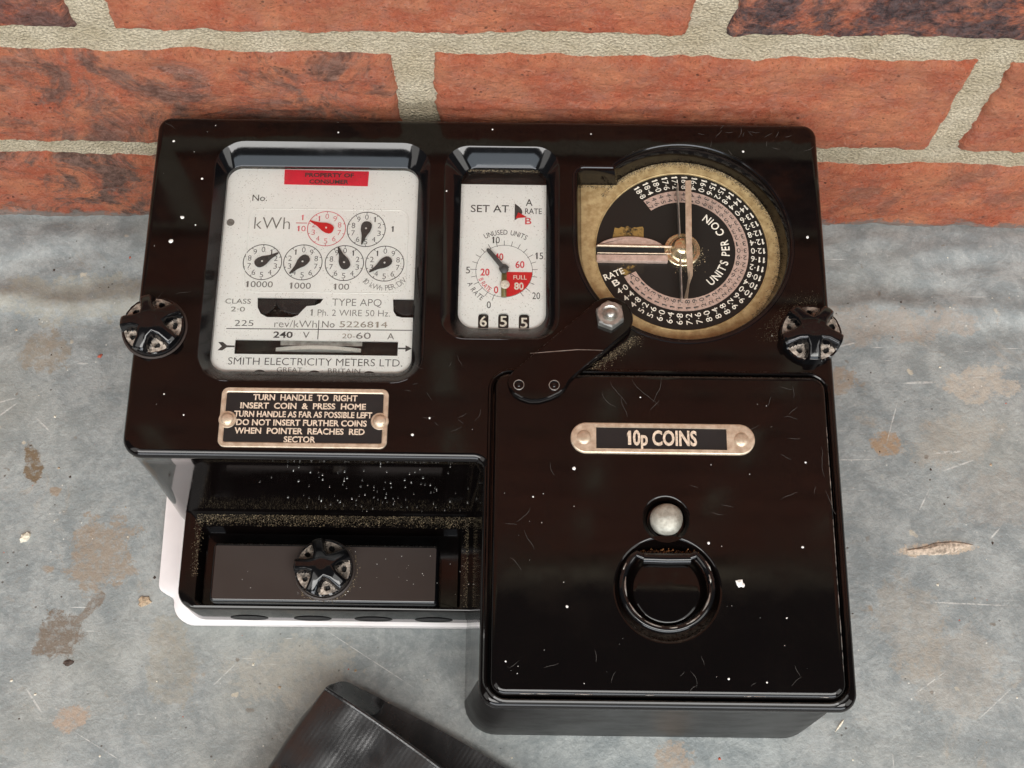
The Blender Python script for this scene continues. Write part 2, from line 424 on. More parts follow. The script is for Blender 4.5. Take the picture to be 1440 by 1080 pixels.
def mat_mortar():
    k = NT("sandy_mortar")
    n1 = k.noise(k.pos, 55, 5, 0.65)
    n2 = k.noise(k.pos, 650, 5, 0.8)
    n3 = k.noise(k.pos, 1500, 3, 0.7)
    c = k.mix(k.smooth(n1, 0.3, 0.7), (0.66, 0.555, 0.38), (0.83, 0.725, 0.54))
    c = k.mix(k.math('MULTIPLY', k.smooth(n2, 0.48, 0.30), 0.65), c, (0.26, 0.215, 0.135))
    c = k.mix(k.math('MULTIPLY', k.smooth(n3, 0.58, 0.70), 0.5), c, (0.72, 0.68, 0.56))
    gt = k.voro(k.pos, 900)
    c = k.mix(k.math('MULTIPLY', k.smooth(gt, 0.46, 0.66), 0.4), c, (0.33, 0.27, 0.175))
    h = k.math('ADD', k.math('SUBTRACT', n2, k.math('MULTIPLY', gt, 0.7)), k.math('MULTIPLY', n1, 0.6))
    return k.fin(c, 0.9, 0, k.bump(h, 1.0, 0.0028), 0.2)
M['mortar'] = mat_mortar()

# ------------------------------------------------------------------ geometry helpers (millimetres in, metres out)
WPOS = {}
def empty(name, loc, label, cat):
    o = bpy.data.objects.new(name, None)
    o.empty_display_size = 0.02
    COL.objects.link(o)
    o.location = Vector(loc) * MM
    WPOS[o] = Vector(loc)
    o['label'] = label; o['category'] = cat
    return o

def make(name, verts, faces, mats, parent=None, smooth=38, idx=None, kind=None, label=None):
    if not isinstance(mats, (list, tuple)): mats = [mats]
    lo = Vector((min(v[i] for v in verts) for i in range(3)))
    hi = Vector((max(v[i] for v in verts) for i in range(3)))
    c = (lo + hi) / 2
    if parent is None: c.z = lo.z
    me = bpy.data.meshes.new(name)
    me.from_pydata([tuple((Vector(v) - c) * MM) for v in verts], [], faces)
    for m in mats: me.materials.append(M[m] if isinstance(m, str) else m)
    if idx: me.polygons.foreach_set("material_index", idx)
    bm = bmesh.new(); bm.from_mesh(me)
    bmesh.ops.recalc_face_normals(bm, faces=bm.faces)
    bm.to_mesh(me); bm.free()
    if smooth:
        me.polygons.foreach_set("use_smooth", [True] * len(me.polygons))
        me.set_sharp_from_angle(angle=radians(smooth))
    me.update()
    o = bpy.data.objects.new(name, me)
    COL.objects.link(o)
    WPOS[o] = c
    if parent is not None:
        o.parent = parent
        o.location = (c - WPOS[parent]) * MM
    else:
        o.location = c * MM
    if kind: o['kind'] = kind
    if label: o['label'] = label
    return o

class G:
    """collects verts and faces of one mesh"""
    def __init__(self): self.v, self.f, self.i = [], [], []
    def add(self, v, f, mi=0):
        b = len(self.v)
        self.v += [tuple(p) for p in v]
        self.f += [tuple(a + b for a in q) for q in f]
        self.i += [mi] * len(f)
    def loft(self, layers, closed=True, cap0=False, cap1=False, mi=0):
        n = len(layers[0]); b = len(self.v)
        for L in layers: self.v += [tuple(p) for p in L]
        for k in range(len(layers) - 1):
            for j in range(n if closed else n - 1):
                j2 = (j + 1) % n
                self.f.append((b + k * n + j, b + k * n + j2, b + (k + 1) * n + j2, b + (k + 1) * n + j)); self.i.append(mi)
        if cap0: self.f.append(tuple(b + j for j in range(n))); self.i.append(mi)
        if cap1: self.f.append(tuple(b + (len(layers) - 1) * n + j for j in reversed(range(n)))); self.i.append(mi)
    def fill(self, loops, mi=0):
        """planar face bounded by the first loop, other loops are holes"""
        bm = bmesh.new(); ed = []
        for L in loops:
            vs = [bm.verts.new(p) for p in L]
            for a in range(len(vs)): ed.append(bm.edges.new((vs[a], vs[(a + 1) % len(vs)])))
        bmesh.ops.triangle_fill(bm, edges=ed, use_beauty=True)
        bm.verts.index_update()
        self.add([v.co.copy() for v in bm.verts], [[v.index for v in f.verts] for f in bm.faces], mi)
        bm.free()
    def tube(self, path, r, n=10, closed=False, mi=0, caps=True):
        P = [Vector(p) for p in path]; rings = []
        m = len(P)
        for a in range(m):
            t = (P[(a + 1) % m] - P[a - 1]) if closed else (P[min(a + 1, m - 1)] - P[max(a - 1, 0)])
            t.normalize()
            s = t.cross(Vector((0, 0, 1)))
            if s.length < 1e-4: s = t.cross(Vector((0, 1, 0)))
            s.normalize(); u = s.cross(t)
            rr = r[a] if isinstance(r, (list, tuple)) else r
            rings.append([P[a] + (s * cos(2 * pi * q / n) + u * sin(2 * pi * q / n)) * rr for q in range(n)])
        if closed: rings.append(rings[0])
        self.loft(rings, True, caps and not closed, caps and not closed, mi)
    def dome(self, x, y, z, r, h, n=24, k=6, mi=0):
        L = []
        for a in range(k + 1):
            t = a / k * pi / 2
            L.append([(x + r * cos(t) * cos(2 * pi * q / n) * (1 if a < k else 1), y + r * cos(t) * sin(2 * pi * q / n), z + h * sin(t)) for q in range(n)])
        L[-1] = [(x + 0.02 * r * cos(2 * pi * q / n), y + 0.02 * r * sin(2 * pi * q / n), z + h) for q in range(n)]
        self.loft(L, True, False, True, mi)
    def out(self, name, mats, parent=None, **kw):
        return make(name, self.v, self.f, mats, parent, idx=self.i if isinstance(mats, (list, tuple)) and len(mats) > 1 else None, **kw)

def arcpts(cx, cy, r, a0, a1, n):
    return [(cx + r * cos(a0 + (a1 - a0) * k / n), cy + r * sin(a0 + (a1 - a0) * k / n)) for k in range(n + 1)]
def circ(cx, cy, r, n=48, a0=0.0):
    return [(cx + r * cos(a0 + 2 * pi * k / n), cy + r * sin(a0 + 2 * pi * k / n)) for k in range(n)]
def rpoly(corners, radii, d=0.0, n=8):
    """CCW polygon with rounded corners, offset outward by d (point count does not depend on d)"""
    m = len(corners); pts = []
    for a in range(m):
        p0, p1, p2 = (Vector(corners[a - 1]), Vector(corners[a]), Vector(corners[(a + 1) % m]))
        e1 = (p1 - p0).normalized(); e2 = (p2 - p1).normalized()
        n1 = Vector((e1.y, -e1.x)); n2 = Vector((e2.y, -e2.x))
        cr = e1.x * e2.y - e1.y * e2.x
        mit = (n1 + n2) / (1 + n1.dot(n2))
        q = p1 + mit * d
        r = max(0.15, radii[a] + d) if cr > 0 else max(0.15, radii[a] - d)
        half = math.acos(max(-1, min(1, e1.dot(e2)))) / 2
        c = q - (n1 + n2).normalized() * (r / cos(half)) if cr > 0 else q + (n1 + n2).normalized() * (r / cos(half))
        s = n1 if cr > 0 else -n1
        a0 = atan2(s.y, s.x)
        tot = half * 2 if cr > 0 else -half * 2
        for k in range(n + 1):
            t = a0 + tot * k / n
            pts.append((c.x + r * cos(t), c.y + r * sin(t)))
    return pts
def rrect(x0, y0, x1, y1, r, d=0.0, n=8):
    if not isinstance(r, (list, tuple)): r = [r] * 4
    return rpoly([(x0, y0), (x1, y0), (x1, y1), (x0, y1)], r, d, n)
def offs(pts, d):
    """offset a CCW point loop outward"""
    m = len(pts); res = []
    for a in range(m):
        p0, p1, p2 = Vector(pts[a - 1]), Vector(pts[a]), Vector(pts[(a + 1) % m])
        e1 = (p1 - p0).normalized(); e2 = (p2 - p1).normalized()
        n1 = Vector((e1.y, -e1.x)); n2 = Vector((e2.y, -e2.x))
        q = p1 + (n1 + n2) / max(0.4, 1 + n1.dot(n2)) * d
        res.append((q.x, q.y))
    return res
def z3(pts, z): return [(p[0], p[1], z) for p in pts]

# ------------------------------------------------------------------ lettering
_tc = bpy.data.curves.new("lettering", 'FONT')
_to = bpy.data.objects.new("lettering", _tc)
COL.objects.link(_to)
_cache = {}
def glyphs(s, bold=0.0):
    key = (s, bold)
    if key not in _cache:
        _tc.body = s; _tc.size = 1; _tc.resolution_u = 3; _tc.offset = bold; _tc.fill_mode = 'FRONT'
        dg = bpy.context.evaluated_depsgraph_get(); dg.update()
        me = bpy.data.meshes.new_from_object(_to.evaluated_get(dg))
        v = [(p.co.x, p.co.y) for p in me.vertices]; f = [tuple(q.vertices) for q in me.polygons]
        bpy.data.meshes.remove(me)
        _cache[key] = (v, f)
    return _cache[key]
_adv = {}
def advance(ch, bold=0.0):
    """pen advance of one character, measured between two stems"""
    if ch not in _adv:
        w_ = lambda q: max(p[0] for p in glyphs(q)[0]) - min(p[0] for p in glyphs(q)[0])
        _adv[ch] = w_("H" + ch + "H") - w_("HH")
    return _adv[ch]
_lay = {}
def layout(s, bold=0.0):
    """one line of letters; the figure 1 is drawn with a flag"""
    if '1' not in s: return glyphs(s, bold)
    key = (s, bold)
    if key not in _lay:
        V, F, x = [], [], 0.0
        for ch in s:
            if ch == '1':
                t = 0.075 + bold
                P = [(0.27 - t, 0), (0.27 + t, 0), (0.27 + t, CAP), (0.27 - t * 0.5, CAP), (0.11, CAP * 0.80), (0.11, CAP * 0.80 - 1.7 * t), (0.27 - t, CAP * 0.84)]
                b = len(V); V += [(x + p[0], p[1]) for p in P]
                F += [(b, b + 1, b + 2, b + 6), (b + 6, b + 2, b + 3), (b + 6, b + 3, b + 4, b + 5)]
                x += 0.50
            else:
                if ch != ' ':
                    v, f = glyphs(ch, bold); b = len(V)
                    V += [(x + p[0], p[1]) for p in v]; F += [tuple(i + b for i in q) for q in f]
                x += advance(ch)
        _lay[key] = (V, F)
    return _lay[key]
def _cap():
    v, _ = glyphs("H"); return max(p[1] for p in v)
CAP = _cap()
def text(g, s, x, y, h, w=None, rot=0.0, z=0.0, bold=0.0, mi=0, align='c'):
    v, f = layout(s, bold)
    if not v: return
    x0 = min(p[0] for p in v); x1 = max(p[0] for p in v)
    sy = h / CAP; sx = sy if w is None else w / (x1 - x0)
    cx = (x0 + x1) / 2 if align == 'c' else x0
    ca, sa = cos(rot), sin(rot)
    out = []
    for (px, py) in v:
        a = (px - cx) * sx; b = py * sy - h / 2
        out.append((x + a * ca - b * sa, y + a * sa + b * ca, z))
    g.add(out, f, mi)
def arctext(g, s, cx, cy, r, a0, a1, h, z, inward, bold=0.0, mi=0, wfac=1.0):
    """letters spread from angle a0 to a1; inward: their tops point at the centre"""
    wd = []
    for ch in s:
        if ch == ' ': wd.append(0.42)
        else:
            v, _ = layout(ch, bold); wd.append(max(p[0] for p in v) - min(p[0] for p in v) + 0.13)
    tot = sum(wd); acc = 0
    for ch, q in zip(s, wd):
        t = a0 + (a1 - a0) * (acc + q / 2) / tot
        acc += q
        if ch == ' ': continue
        sc = h / CAP
        text(g, ch, cx + r * cos(t), cy + r * sin(t), h, (q - 0.13) * sc * wfac, t + pi / 2 if inward else t - pi / 2, z, bold, mi)
def strip(g, pts, w, z, mi=0):
    """a flat line of width w"""
    m = len(pts)
    L, R = [], []
    for a in range(m):
        t = Vector(pts[min(a + 1, m - 1)]) - Vector(pts[max(a - 1, 0)])
        t.normalize(); nx, ny = -t.y, t.x
        ww = (w[a] if isinstance(w, (list, tuple)) else w) / 2
        L.append((pts[a][0] + nx * ww, pts[a][1] + ny * ww, z)); R.append((pts[a][0] - nx * ww, pts[a][1] - ny * ww, z))
    g.loft([L, R], closed=False, mi=mi)
def ringflat(g, cx, cy, r, w, z, n=48, mi=0):
    g.loft([z3(circ(cx, cy, r + w / 2, n), z), z3(circ(cx, cy, r - w / 2, n), z)], mi=mi)
def poly(g, pts, z, mi=0): g.fill([z3(pts, z)], mi)

# ================================================================== SETTING
WALL = 283.5
def fbm(x, y, z, o=4): return noise.fractal(Vector((x, y, z)), 0.9, 2.1, o)

# floor: one sheet, fine near the meter
def axis(lo, hi, fine, far):
    a = [lo]
    while a[-1] < hi: a.append(a[-1] + fine)
    s = fine
    b, c = [], []
    p = lo
    while p > -far: s *= 1.5; p -= s; b.append(p)
    s = fine; p = a[-1]
    while p < far: s *= 1.5; p += s; c.append(p)
    return b[::-1] + a + c
xs = axis(-270, 270, 3.0, 4000)
ys = []
p = -60.0
while p < 300: ys.append(p); p += 2.5
s = 2.5; q = -60.0; low = []
while q > -3500: s *= 1.5; q -= s; low.append(q)
ys = low[::-1] + ys
fv, ff = [], []
def floor_z(x, y):
    t = max(0.0, min(1.0, (y - 228) / 50.0))
    zz = 7.0 * t * t * (3 - 2 * t) * 0.75
    if y > 150 and abs(x) < 400:
        k = max(0.0, min(1.0, (y - 205) / 40.0))
        edge = 241 + 6 * noise.noise(Vector((x * 0.012, 3.1, 0))) + 3 * noise.noise(Vector((x * 0.05, 8.2, 0)))
        zz += 2.8 * math.exp(-((y - edge) / 5.5) ** 2)
        zz += k * 2.6 * fbm(x * 0.016, y * 0.05, 2.0)
    if abs(x) < 400 and y > -100:
        zz += 0.35 * fbm(x * 0.03, y * 0.03, 7.0) - 0.2
    return zz if not (-152 < x < 128 and 40 < y < 236) else min(zz, -0.25)
for y in ys:
    for x in xs: fv.append((x, y, floor_z(x, y)))
nx = len(xs)
for j in range(len(ys) - 1):
    for i in range(nx - 1):
        ff.append((j * nx + i, j * nx + i + 1, (j + 1) * nx + i + 1, (j + 1) * nx + i))
fl = make("floor", fv, ff, 'floor', None, smooth=180, kind='structure')

# brick wall
wall = empty("brick_wall", (0, WALL, 0), "red brick wall with thick sandy mortar joints behind the meter", "wall")
def brick(x0, x1, z0, z1, char, brown, seed, res=1.7, parent=wall):
    nxx = max(8, int((x1 - x0) / res)); nz = max(6, int((z1 - z0) / res))
    if res < 3: nxx, nz = int((x1 - x0) / res), int((z1 - z0) / res)
    v, f = [], []
    for j in range(nz + 1):
        for i in range(nxx + 1):
            u = i / nxx; w = j / nz
            x = x0 + (x1 - x0) * u; z = z0 + (z1 - z0) * w
            de = min(x - x0, x1 - x, z - z0, z1 - z)
            jx = 1.6 * fbm(x * 0.04, seed, z * 0.08, 4); jz = 1.7 * fbm(x * 0.04, seed + 9, z * 0.04, 5)
            y = WALL - 1.4 + 1.0 * fbm(x * 0.03, seed, z * 0.06) + 0.9 * fbm(x * 0.10 + z * 0.06, seed + 3, z * 0.22)
            if res < 3: y += 0.55 * fbm(x * 0.30 + z * 0.2, seed + 5, z * 0.45, 4)
            y += 3.6 * max(0.0, 1 - de / 3.2) ** 2.0
            v.append((x + jx, y, z + jz))
    W = nxx + 1
    for j in range(nz):
        for i in range(nxx): f.append((j * W + i, j * W + i + 1, (j + 1) * W + i + 1, (j + 1) * W + i))
    rim = [i for i in range(W)] + [j * W + nxx for j in range(1, nz + 1)] + [nz * W + i for i in range(nxx - 1, -1, -1)] + [j * W for j in range(nz - 1, 0, -1)]
    b = len(v)
    for r_ in rim: v.append((v[r_][0], WALL + 60, v[r_][2]))
    m = len(rim)
    for k_ in range(m): f.append((rim[k_], b + k_, b + (k_ + 1) % m, rim[(k_ + 1) % m]))
    o = make("brick", v, f, 'brick', parent, smooth=60)
    o['char'] = char; o['brown'] = brown
    return o
rows = [
    (-7, 59.0, [(-808, -597), (-585, -374), (-361, -153.5), (-139.5, 64), (78, 280), (293, 505), (518, 730)]),
    (72.5, 139.0, [(-700, -488), (-474, -262), (-248, -47), (-32, 175), (187.5, 396), (410, 618)]),
    (154, 221, [(-808, -600), (-585, -374), (-361, -160.5), (-147.5, 63), (77, 286), (300, 508), (522, 730)]),
]
LOOK = {(0, 2): (0.10, 1.0), (0, 3): (0.05, 0.4), (0, 4): (0.0, 0.38), (1, 2): (0.12, 0.80), (1, 3): (0.04, 0.10), (1, 4): (0.1, 0.15),
        (2, 2): (0.75, 0.5), (2, 3): (0.02, 0.12), (2, 4): (1.0, 0.15)}
sd = 1.0
for r_i, (z0, z1, cols) in enumerate(rows):
    for c_i, (x0, x1) in enumerate(cols):
        ch, br = LOOK.get((r_i, c_i), (random.choice((0, 0, 0.6)), random.random() * 0.5))
        vis = (r_i, c_i) in LOOK
        sd += 2.37
        brick(x0, x1, z0, z1, ch, br, sd, 1.3 if vis else 7.0)
# mortar bed
mv, mf = [], []
mxs = [-800 + 20 * i for i in range(27)] + [-262 + 2.2 * i for i in range(240)] + [280 + 20 * i for i in range(24)]
mzs = [-10 + 2.2 * i for i in range(90)] + [190, 205, 228]
for z in mzs:
    for x in mxs:
        mv.append((x, WALL + 1.6 + 1.1 * fbm(x * 0.03, 4.0, z * 0.05) + 0.6 * fbm(x * 0.2, 1.0, z * 0.2, 3), z))
W = len(mxs)
for j in range(len(mzs) - 1):
    for i in range(W - 1): mf.append((j * W + i, j * W + i + 1, (j + 1) * W + i + 1, (j + 1) * W + i))
make("mortar", mv, mf, 'mortar', wall, smooth=180)
# the courses above the picture, seen only as a reflection in the black faces
g = G()
for r_i in range(3, 12):
    z0 = 154 + 81.5 * (r_i - 2)
    for c_i in range(-6, 7):
        x0 = c_i * 220 + (110 if r_i % 2 else 0) - 147
        a = rrect(x0, z0, x0 + 207, z0 + 67, 3, 0, 2)
        g.loft([[(p[0], WALL + 6, p[1]) for p in a], [(p[0], WALL, p[1]) for p in offs(a, -2)]], cap1=True)
up = g.out("upper_brick", 'brick', wall, smooth=30, kind='stuff')
up['char'] = 0.15; up['brown'] = 0.4
g = G(); g.add([(-1500, WALL + 4, 226), (1500, WALL + 4, 226), (1500, WALL + 4, 955), (-1500, WALL + 4, 955)], [(0, 1, 2, 3)])
g.out("upper_mortar", 'mortar', wall)
g = G()
sill = [(WALL - 12, 958), (WALL - 12, 1040), (WALL + 120, 1050), (WALL + 120, 958)]
g.loft([[(xx, p[0], p[1]) for p in sill] for xx in (-1500, 1500)], cap0=True, cap1=True)
g.out("coping_stone", 'mortar', wall, smooth=0)

# ================================================================== THE METER
ZF = 108.0
meter = empty("electricity_meter", (-11, 160, 0), "black coin operated electricity meter lying face up beside the brick wall", "electricity meter")

BODY = [(-10.3, 46.8), (119.6, 46.8), (119.6, 275), (-141.8, 275), (-141.8, 134.3), (-10.3, 134.3)]
BRAD = [7, 6.5, 5.5, 5.5, 7.5, 3.2]
def body(d): return rpoly(BODY, BRAD, d, 10)
W1o = (-117.6, 163.4, -32.9, 263.9); W1i = (-113.8, 169.5, -38.0, 256.2)
W2o = (-27.4, 181.2, 17.6, 263.0); W2i = (-21.0, 188.0, 12.6, 256.8)
DOOR = (-6.4, 50.6, 115.3, 167.2)
DC = (65.2, 223.0)
RR = 40.9
def recess():
    pts = []
    a_join = math.acos(max(-1, min(1, (39.5 - DC[0]) / RR)))
    a_start = pi + 0.02
    pts += arcpts(DC[0], DC[1], RR, -pi + 0.02, a_join, 90)       # round the circle counter-clockwise, up to the tab
    pts += [(39.0, 253.3), (31, 253.3)]
    pts += arcpts(27.3, 250.3, 3.0, pi / 2, pi, 6)
    pts += [(24.3, 240), (24.28, 230)]
    return pts
REC = recess()

g = G()
holes = [z3(rrect(*W1o, 11.5), ZF), z3(rrect(*W2o, 9.5), ZF), z3(REC, ZF), z3(rrect(*DOOR, 6, 0.7), ZF)]
g.fill([z3(body(-2.6), ZF)] + holes)
def body_layer(t):
    bl, bb, br_, bt, le, no = 8.6 * t, 0.7 * t, 9.5 * t ** 0.9, 4.0 * t, 6.0 * t ** 1.5, 1.6 * t
    c = [(-10.3 - bl, 46.8 - bb), (119.6 + br_, 46.8 - bb), (119.6 + br_, 275 + bt), (-141.8 - le, 275 + bt), (-141.8 - le, 134.3 - no), (-10.3 - bl, 134.3 - no)]
    return rpoly(c, [11 + 3 * t, 14 + 1 * t, 5.5, 5.5, 7.5 + 5 * t, max(0.6, 3.2 - 2 * t)], -0.6, 10)
prof = [(-2.6, 108), (-1.5, 107.75), (-0.7, 107.1), (-0.2, 106.2), (0.0, 105.2), (-0.15, 104.0)]
g.loft([z3(body(d), z) for d, z in prof] + [z3(body_layer(t), 102.6 - 102.1 * t) for t in (0, 0.08, 0.2, 0.35, 0.5, 0.65, 0.8, 0.92, 1.0)])
# groove round the coin box door
g.loft([z3(rrect(*DOOR, 6, 0.7), ZF), z3(rrect(*DOOR, 6, 0.6), ZF - 0.4), z3(rrect(*DOOR, 6, 0.5), ZF - 5), z3(rrect(*DOOR, 6, -6), ZF - 5)], cap1=True)
# wall of the dial recess with a small raised rim
g.loft([z3(REC, ZF), z3(offs(REC, -0.35), ZF - 0.6), z3(offs(REC, -0.8), ZF - 3.5), z3(offs(REC, -2.4), 98.0)])
for q_, f_ in enumerate(g.f):      # satin moulded flanks at the foot
    ys_ = [g.v[i_][1] for i_ in f_]; zs_ = [g.v[i_][2] for i_ in f_]
    if max(zs_) < 103 and (max(ys_) < 58 or (sum(g.v[i_][0] for i_ in f_) / len(f_) < -9 and max(ys_) < 90)): g.i[q_] = 1
g.out("casing", ['bak', 'bak_side'], meter)
# thin raised bead round the dial recess
g = G()
g.loft([z3(offs(REC, 1.9), ZF - 0.2), z3(offs(REC, 1.5), ZF + 0.35), z3(offs(REC, 0.8), ZF + 0.35), z3(offs(REC, 0.25), ZF - 0.3)])
g.out("dial_rim", 'bak_gloss', meter)
# lip round the coin box door
g = G()
g.loft([z3(rrect(*DOOR, 6, 0.75), ZF - 0.3), z3(rrect(*DOOR, 6, 0.95), ZF + 0.8), z3(rrect(*DOOR, 6, 1.4), ZF + 1.1), z3(rrect(*DOOR, 6, 2.0), ZF + 0.9), z3(rrect(*DOOR, 6, 2.5), ZF - 0.2)])
g.out("box_lip", 'bak', meter)
# chamfered window surrounds
for o_, i_, ro, ri in ((W1o, W1i, 11.5, 6.0), (W2o, W2i, 9.5, 6.5)):
    g = G()
    n = 10
    g.loft([z3(rrect(*o_, ro, 0.25, n), ZF - 0.25), z3(rrect(*o_, ro, -0.05, n), ZF + 0.12), z3(rrect(*o_, ro, -0.5, n), ZF - 0.15), z3(rrect(*i_, ri, 0.3, n), 102.2), z3(rrect(*i_, ri, 0, n), 101.8), z3(rrect(*i_, ri, 0, n), 97.5)])
    g.out("window_surround", 'bak_gloss', meter, smooth=25)
    g = G()
    poly(g, rrect(*i_, ri, -0.05, n), 101.4)
    pane = g.out("window_pane", 'glass', meter)
    if pane.data.polygons[0].normal.z < 0: pane.data.flip_normals()

# white base plate and the terminal cover
g = G()
P = [(-18, 90.6), (-18, 176), (-150.8, 176), (-150.2, 106.5), (-144.0, 101.0), (-142.6, 90.6)]
P = P[::-1]
P = rpoly([(-142.8, 90.4), (-12, 90.4), (-12, 178), (-151.2, 178), (-150.4, 105.0), (-143.2, 101.2)], [9, 1, 2, 2, 4, 3], 0, 8)
g.loft([z3(offs(P, -0.8), 5), z3(offs(P, -0.2), 4.7), z3(P, 4.0), z3(P, 0.3)], cap0=True)
g.out("base_plate", 'white_plastic', meter)
g = G()
TC = (-136.4, 92.9, -12, 140)
def tcr(d): return rrect(*TC, (8, 1, 1, 4), d, 8)
TI = rrect(-128.6, 94.6, -20.5, 127.2, (3, 1, 2, 3), 0, 8)
g.loft([z3(offs(TI, -1.2), 20.5), z3(offs(TI, -0.8), 21), z3(offs(TI, -0.2), 27.2), z3(offs(TI, 0.3), 28.0), z3(tcr(-1.3), 28.1), z3(tcr(-0.6), 27.8), z3(tcr(-0.2), 26.9), z3(tcr(0.0), 25.8), z3(tcr(0.7), 4.5)], cap0=True)
tcov = g.out("terminal_cover", 'bak', meter)
g = G()
TP = (-121.6, 94.9, -29.1, 119.0)
g.loft([z3(rrect(*TP, 1.8, -1.1), 34.2), z3(rrect(*TP, 1.8, -0.75), 34.1), z3(rrect(*TP, 1.8, -0.4), 33.85), z3(rrect(*TP, 1.8, -0.1), 33.4), z3(rrect(*TP, 1.8, 0.1), 32.7), z3(rrect(*TP, 1.8, 0.15), 20.2)], mi=1)
g.fill([z3(rrect(*TP, 1.8, -1.1), 34.2)])
g.out("cover_panel", ['bak_dull', 'bak_gloss'], tcov)
for x in (-109.2, -82.6, -57, -31.6):
    g = G()
    L = []
    for k_, (r_, dy) in enumerate(((8.0, 0.0), (7.4, 0.9), (6.8, 0.2))):
        L.append([(x + r_ * cos(t), 92.36 - 0.05 - dy * 0.25 + 0.0, 10.5 + 0.62 * r_ * sin(t)) for t in [2 * pi * q / 28 for q in range(28)]])
    g.loft(L, cap1=True)
    g.out("cable_hole", 'hole', tcov)

# star knobs
def star_knob(cx, cy, zb, R, H, ang, collar=True):
    NR, NA = 34, 150
    g = G()
    def hh(r, t):
        k_ = (t - ang) / (2 * pi / 5)
        dt = (k_ - round(k_)) * (2 * pi / 5)
        arm = abs(r * sin(dt)) if cos(dt) > 0 else 99
        u = r / R
        top = H * (1 - 0.42 * max(0, u - 0.18) ** 1.6)
        wid = 1.85 + 0.25 * u + 3.6 * max(0.0, 1 - r / 6.6) ** 1.1
        e = (arm - wid)
        top -= 0.45 * (max(0.0, min(1.0, (e + 1.2) / 1.4))) ** 2
        s_ = max(0.0, min(1.0, e / 1.0)); s_ = s_ * s_ * (3 - 2 * s_)
        rimk = max(0.0, min(1.0, (r - R * 0.94) / (R * 0.05)))
        floor_ = H * (0.50 - 0.16 * u) + 0.5 * noise.noise(Vector((r * cos(t) * 0.9 + cx, r * sin(t) * 0.9 + cy, 0)))
        hx = r * cos(dt - 2 * pi / 10 * (1 if dt > 0 else -1)) - 0.72 * R; hy = r * sin(dt - 2 * pi / 10 * (1 if dt > 0 else -1))
        hd = sqrt(hx * hx + hy * hy)
        hole = hd < 1.15
        if hole: floor_ -= 1.6
        z = top * (1 - s_) + floor_ * s_
        if r > R * 0.965: z = min(z, H * 0.40) if s_ > 0.5 else z - 0.35
        return z, s_, hole
    v = [(cx, cy, zb + H)]
    mi, f = [], []
    dat = {}
    for i in range(1, NR + 1):
        r = R * i / NR
        for j in range(NA):
            t = 2 * pi * j / NA
            z, s_, ho = hh(r, t)
            dat[(i, j)] = (s_, ho)
            v.append((cx + r * cos(t), cy + r * sin(t), zb + z))
    for j in range(NA): f.append((0, 1 + j, 1 + (j + 1) % NA)); mi.append(0)
    for i in range(1, NR):
        for j in range(NA):
            j2 = (j + 1) % NA
            a = 1 + (i - 1) * NA
            f.append((a + j, a + NA + j, a + NA + j2, a + j2))
            s_, ho = dat[(i, j)]
            mi.append(2 if ho else (1 if s_ > 0.75 and dat[(i, j2)][0] > 0.7 and dat[(i + 1, j)][0] > 0.7 and i < NR - 2 else 0))
    b = 1 + (NR - 1) * NA
    c0 = len(v)
    for j in range(NA):
        t = 2 * pi * j / NA; v.append((cx + R * 1.0 * cos(t), cy + R * 1.0 * sin(t), zb - 1.5))
    for j in range(NA):
        j2 = (j + 1) % NA
        f.append((b + j, c0 + j, c0 + j2, b + j2)); mi.append(0)
    g.add(v, f); g.i = mi
    k_ = g.out("star_knob", ['bak_gloss', 'pocket', 'hole'], meter, smooth=50)
    if collar:
        g = G()
        g.loft([z3(circ(cx, cy, R + 1.0, 60), zb - 0.2), z3(circ(cx, cy, R + 0.9, 60), zb + 0.7), z3(circ(cx, cy, R + 0.3, 60), zb + 0.9), z3(circ(cx, cy, R - 0.3, 60), zb + 0.3)])
        g.out("collar", 'bak_dull', k_)
star_knob(-134.1, 184.0, 107.5, 11.4, 9.6, radians(322))
star_knob(111.2, 184.0, 107.5, 11.4, 9.6, radians(270), False)
star_knob(-75.5, 108.3, 34.5, 11.6, 10.5, radians(320))

# ---- main register plate
ZP = 99.6
plate_o = rrect(-116, 166.5, -36, 258.8, 5)
D1 = [(-98.3, 200.6), (-98.0, 196.6), (-96.6, 193.9), (-94.1, 192.5), (-84.5, 192.5), (-82.3, 193.4), (-80.6, 195.6), (-79.2, 197.2), (-76.0, 197.6), (-74.0, 198.6), (-72.8, 200.6)]
D2 = [(-46.2, 200.7), (-45.8, 195.6), (-44.6, 193.6), (-42.5, 193.0), (-37.2, 193.0), (-37.2, 200.7)]
BAND = [(-105.4, 177.3), (-43.5, 177.3), (-43.5, 183.15), (-105.4, 183.15)]
g = G()
g.fill([z3(plate_o, ZP), z3(D1, ZP), z3(D2, ZP), z3(BAND, ZP)])
for L in (D1, D2, BAND): g.loft([z3(L, ZP), z3(L, ZP - 0.8)])
reg = g.out("register_plate", 'plate', meter)
g = G()
poly(g, rrect(-112, 176, -37, 203, 0.5), ZP - 5.0)
g.out("mechanism_backing", 'dial_black', reg)
# toothed wheels behind the first opening
for cx, cy, r_ in ((-84, 203.5, 8.6), (-97, 200, 5.5), (-41.0, 200.5, 5.6)):
    g = G()
    pts = []
    for q in range(72):
        t = 2 * pi * q / 72; rr = r_ + (0.45 if q % 2 else 0)
        pts.append((cx + rr * cos(t), cy + rr * sin(t)))
    g.loft([z3(offs(pts, -0.4), ZP - 1.6), z3(pts, ZP - 1.8), z3(pts, ZP - 2.6)], cap0=True)
    g.out("gear_wheel", 'plate_black', reg)
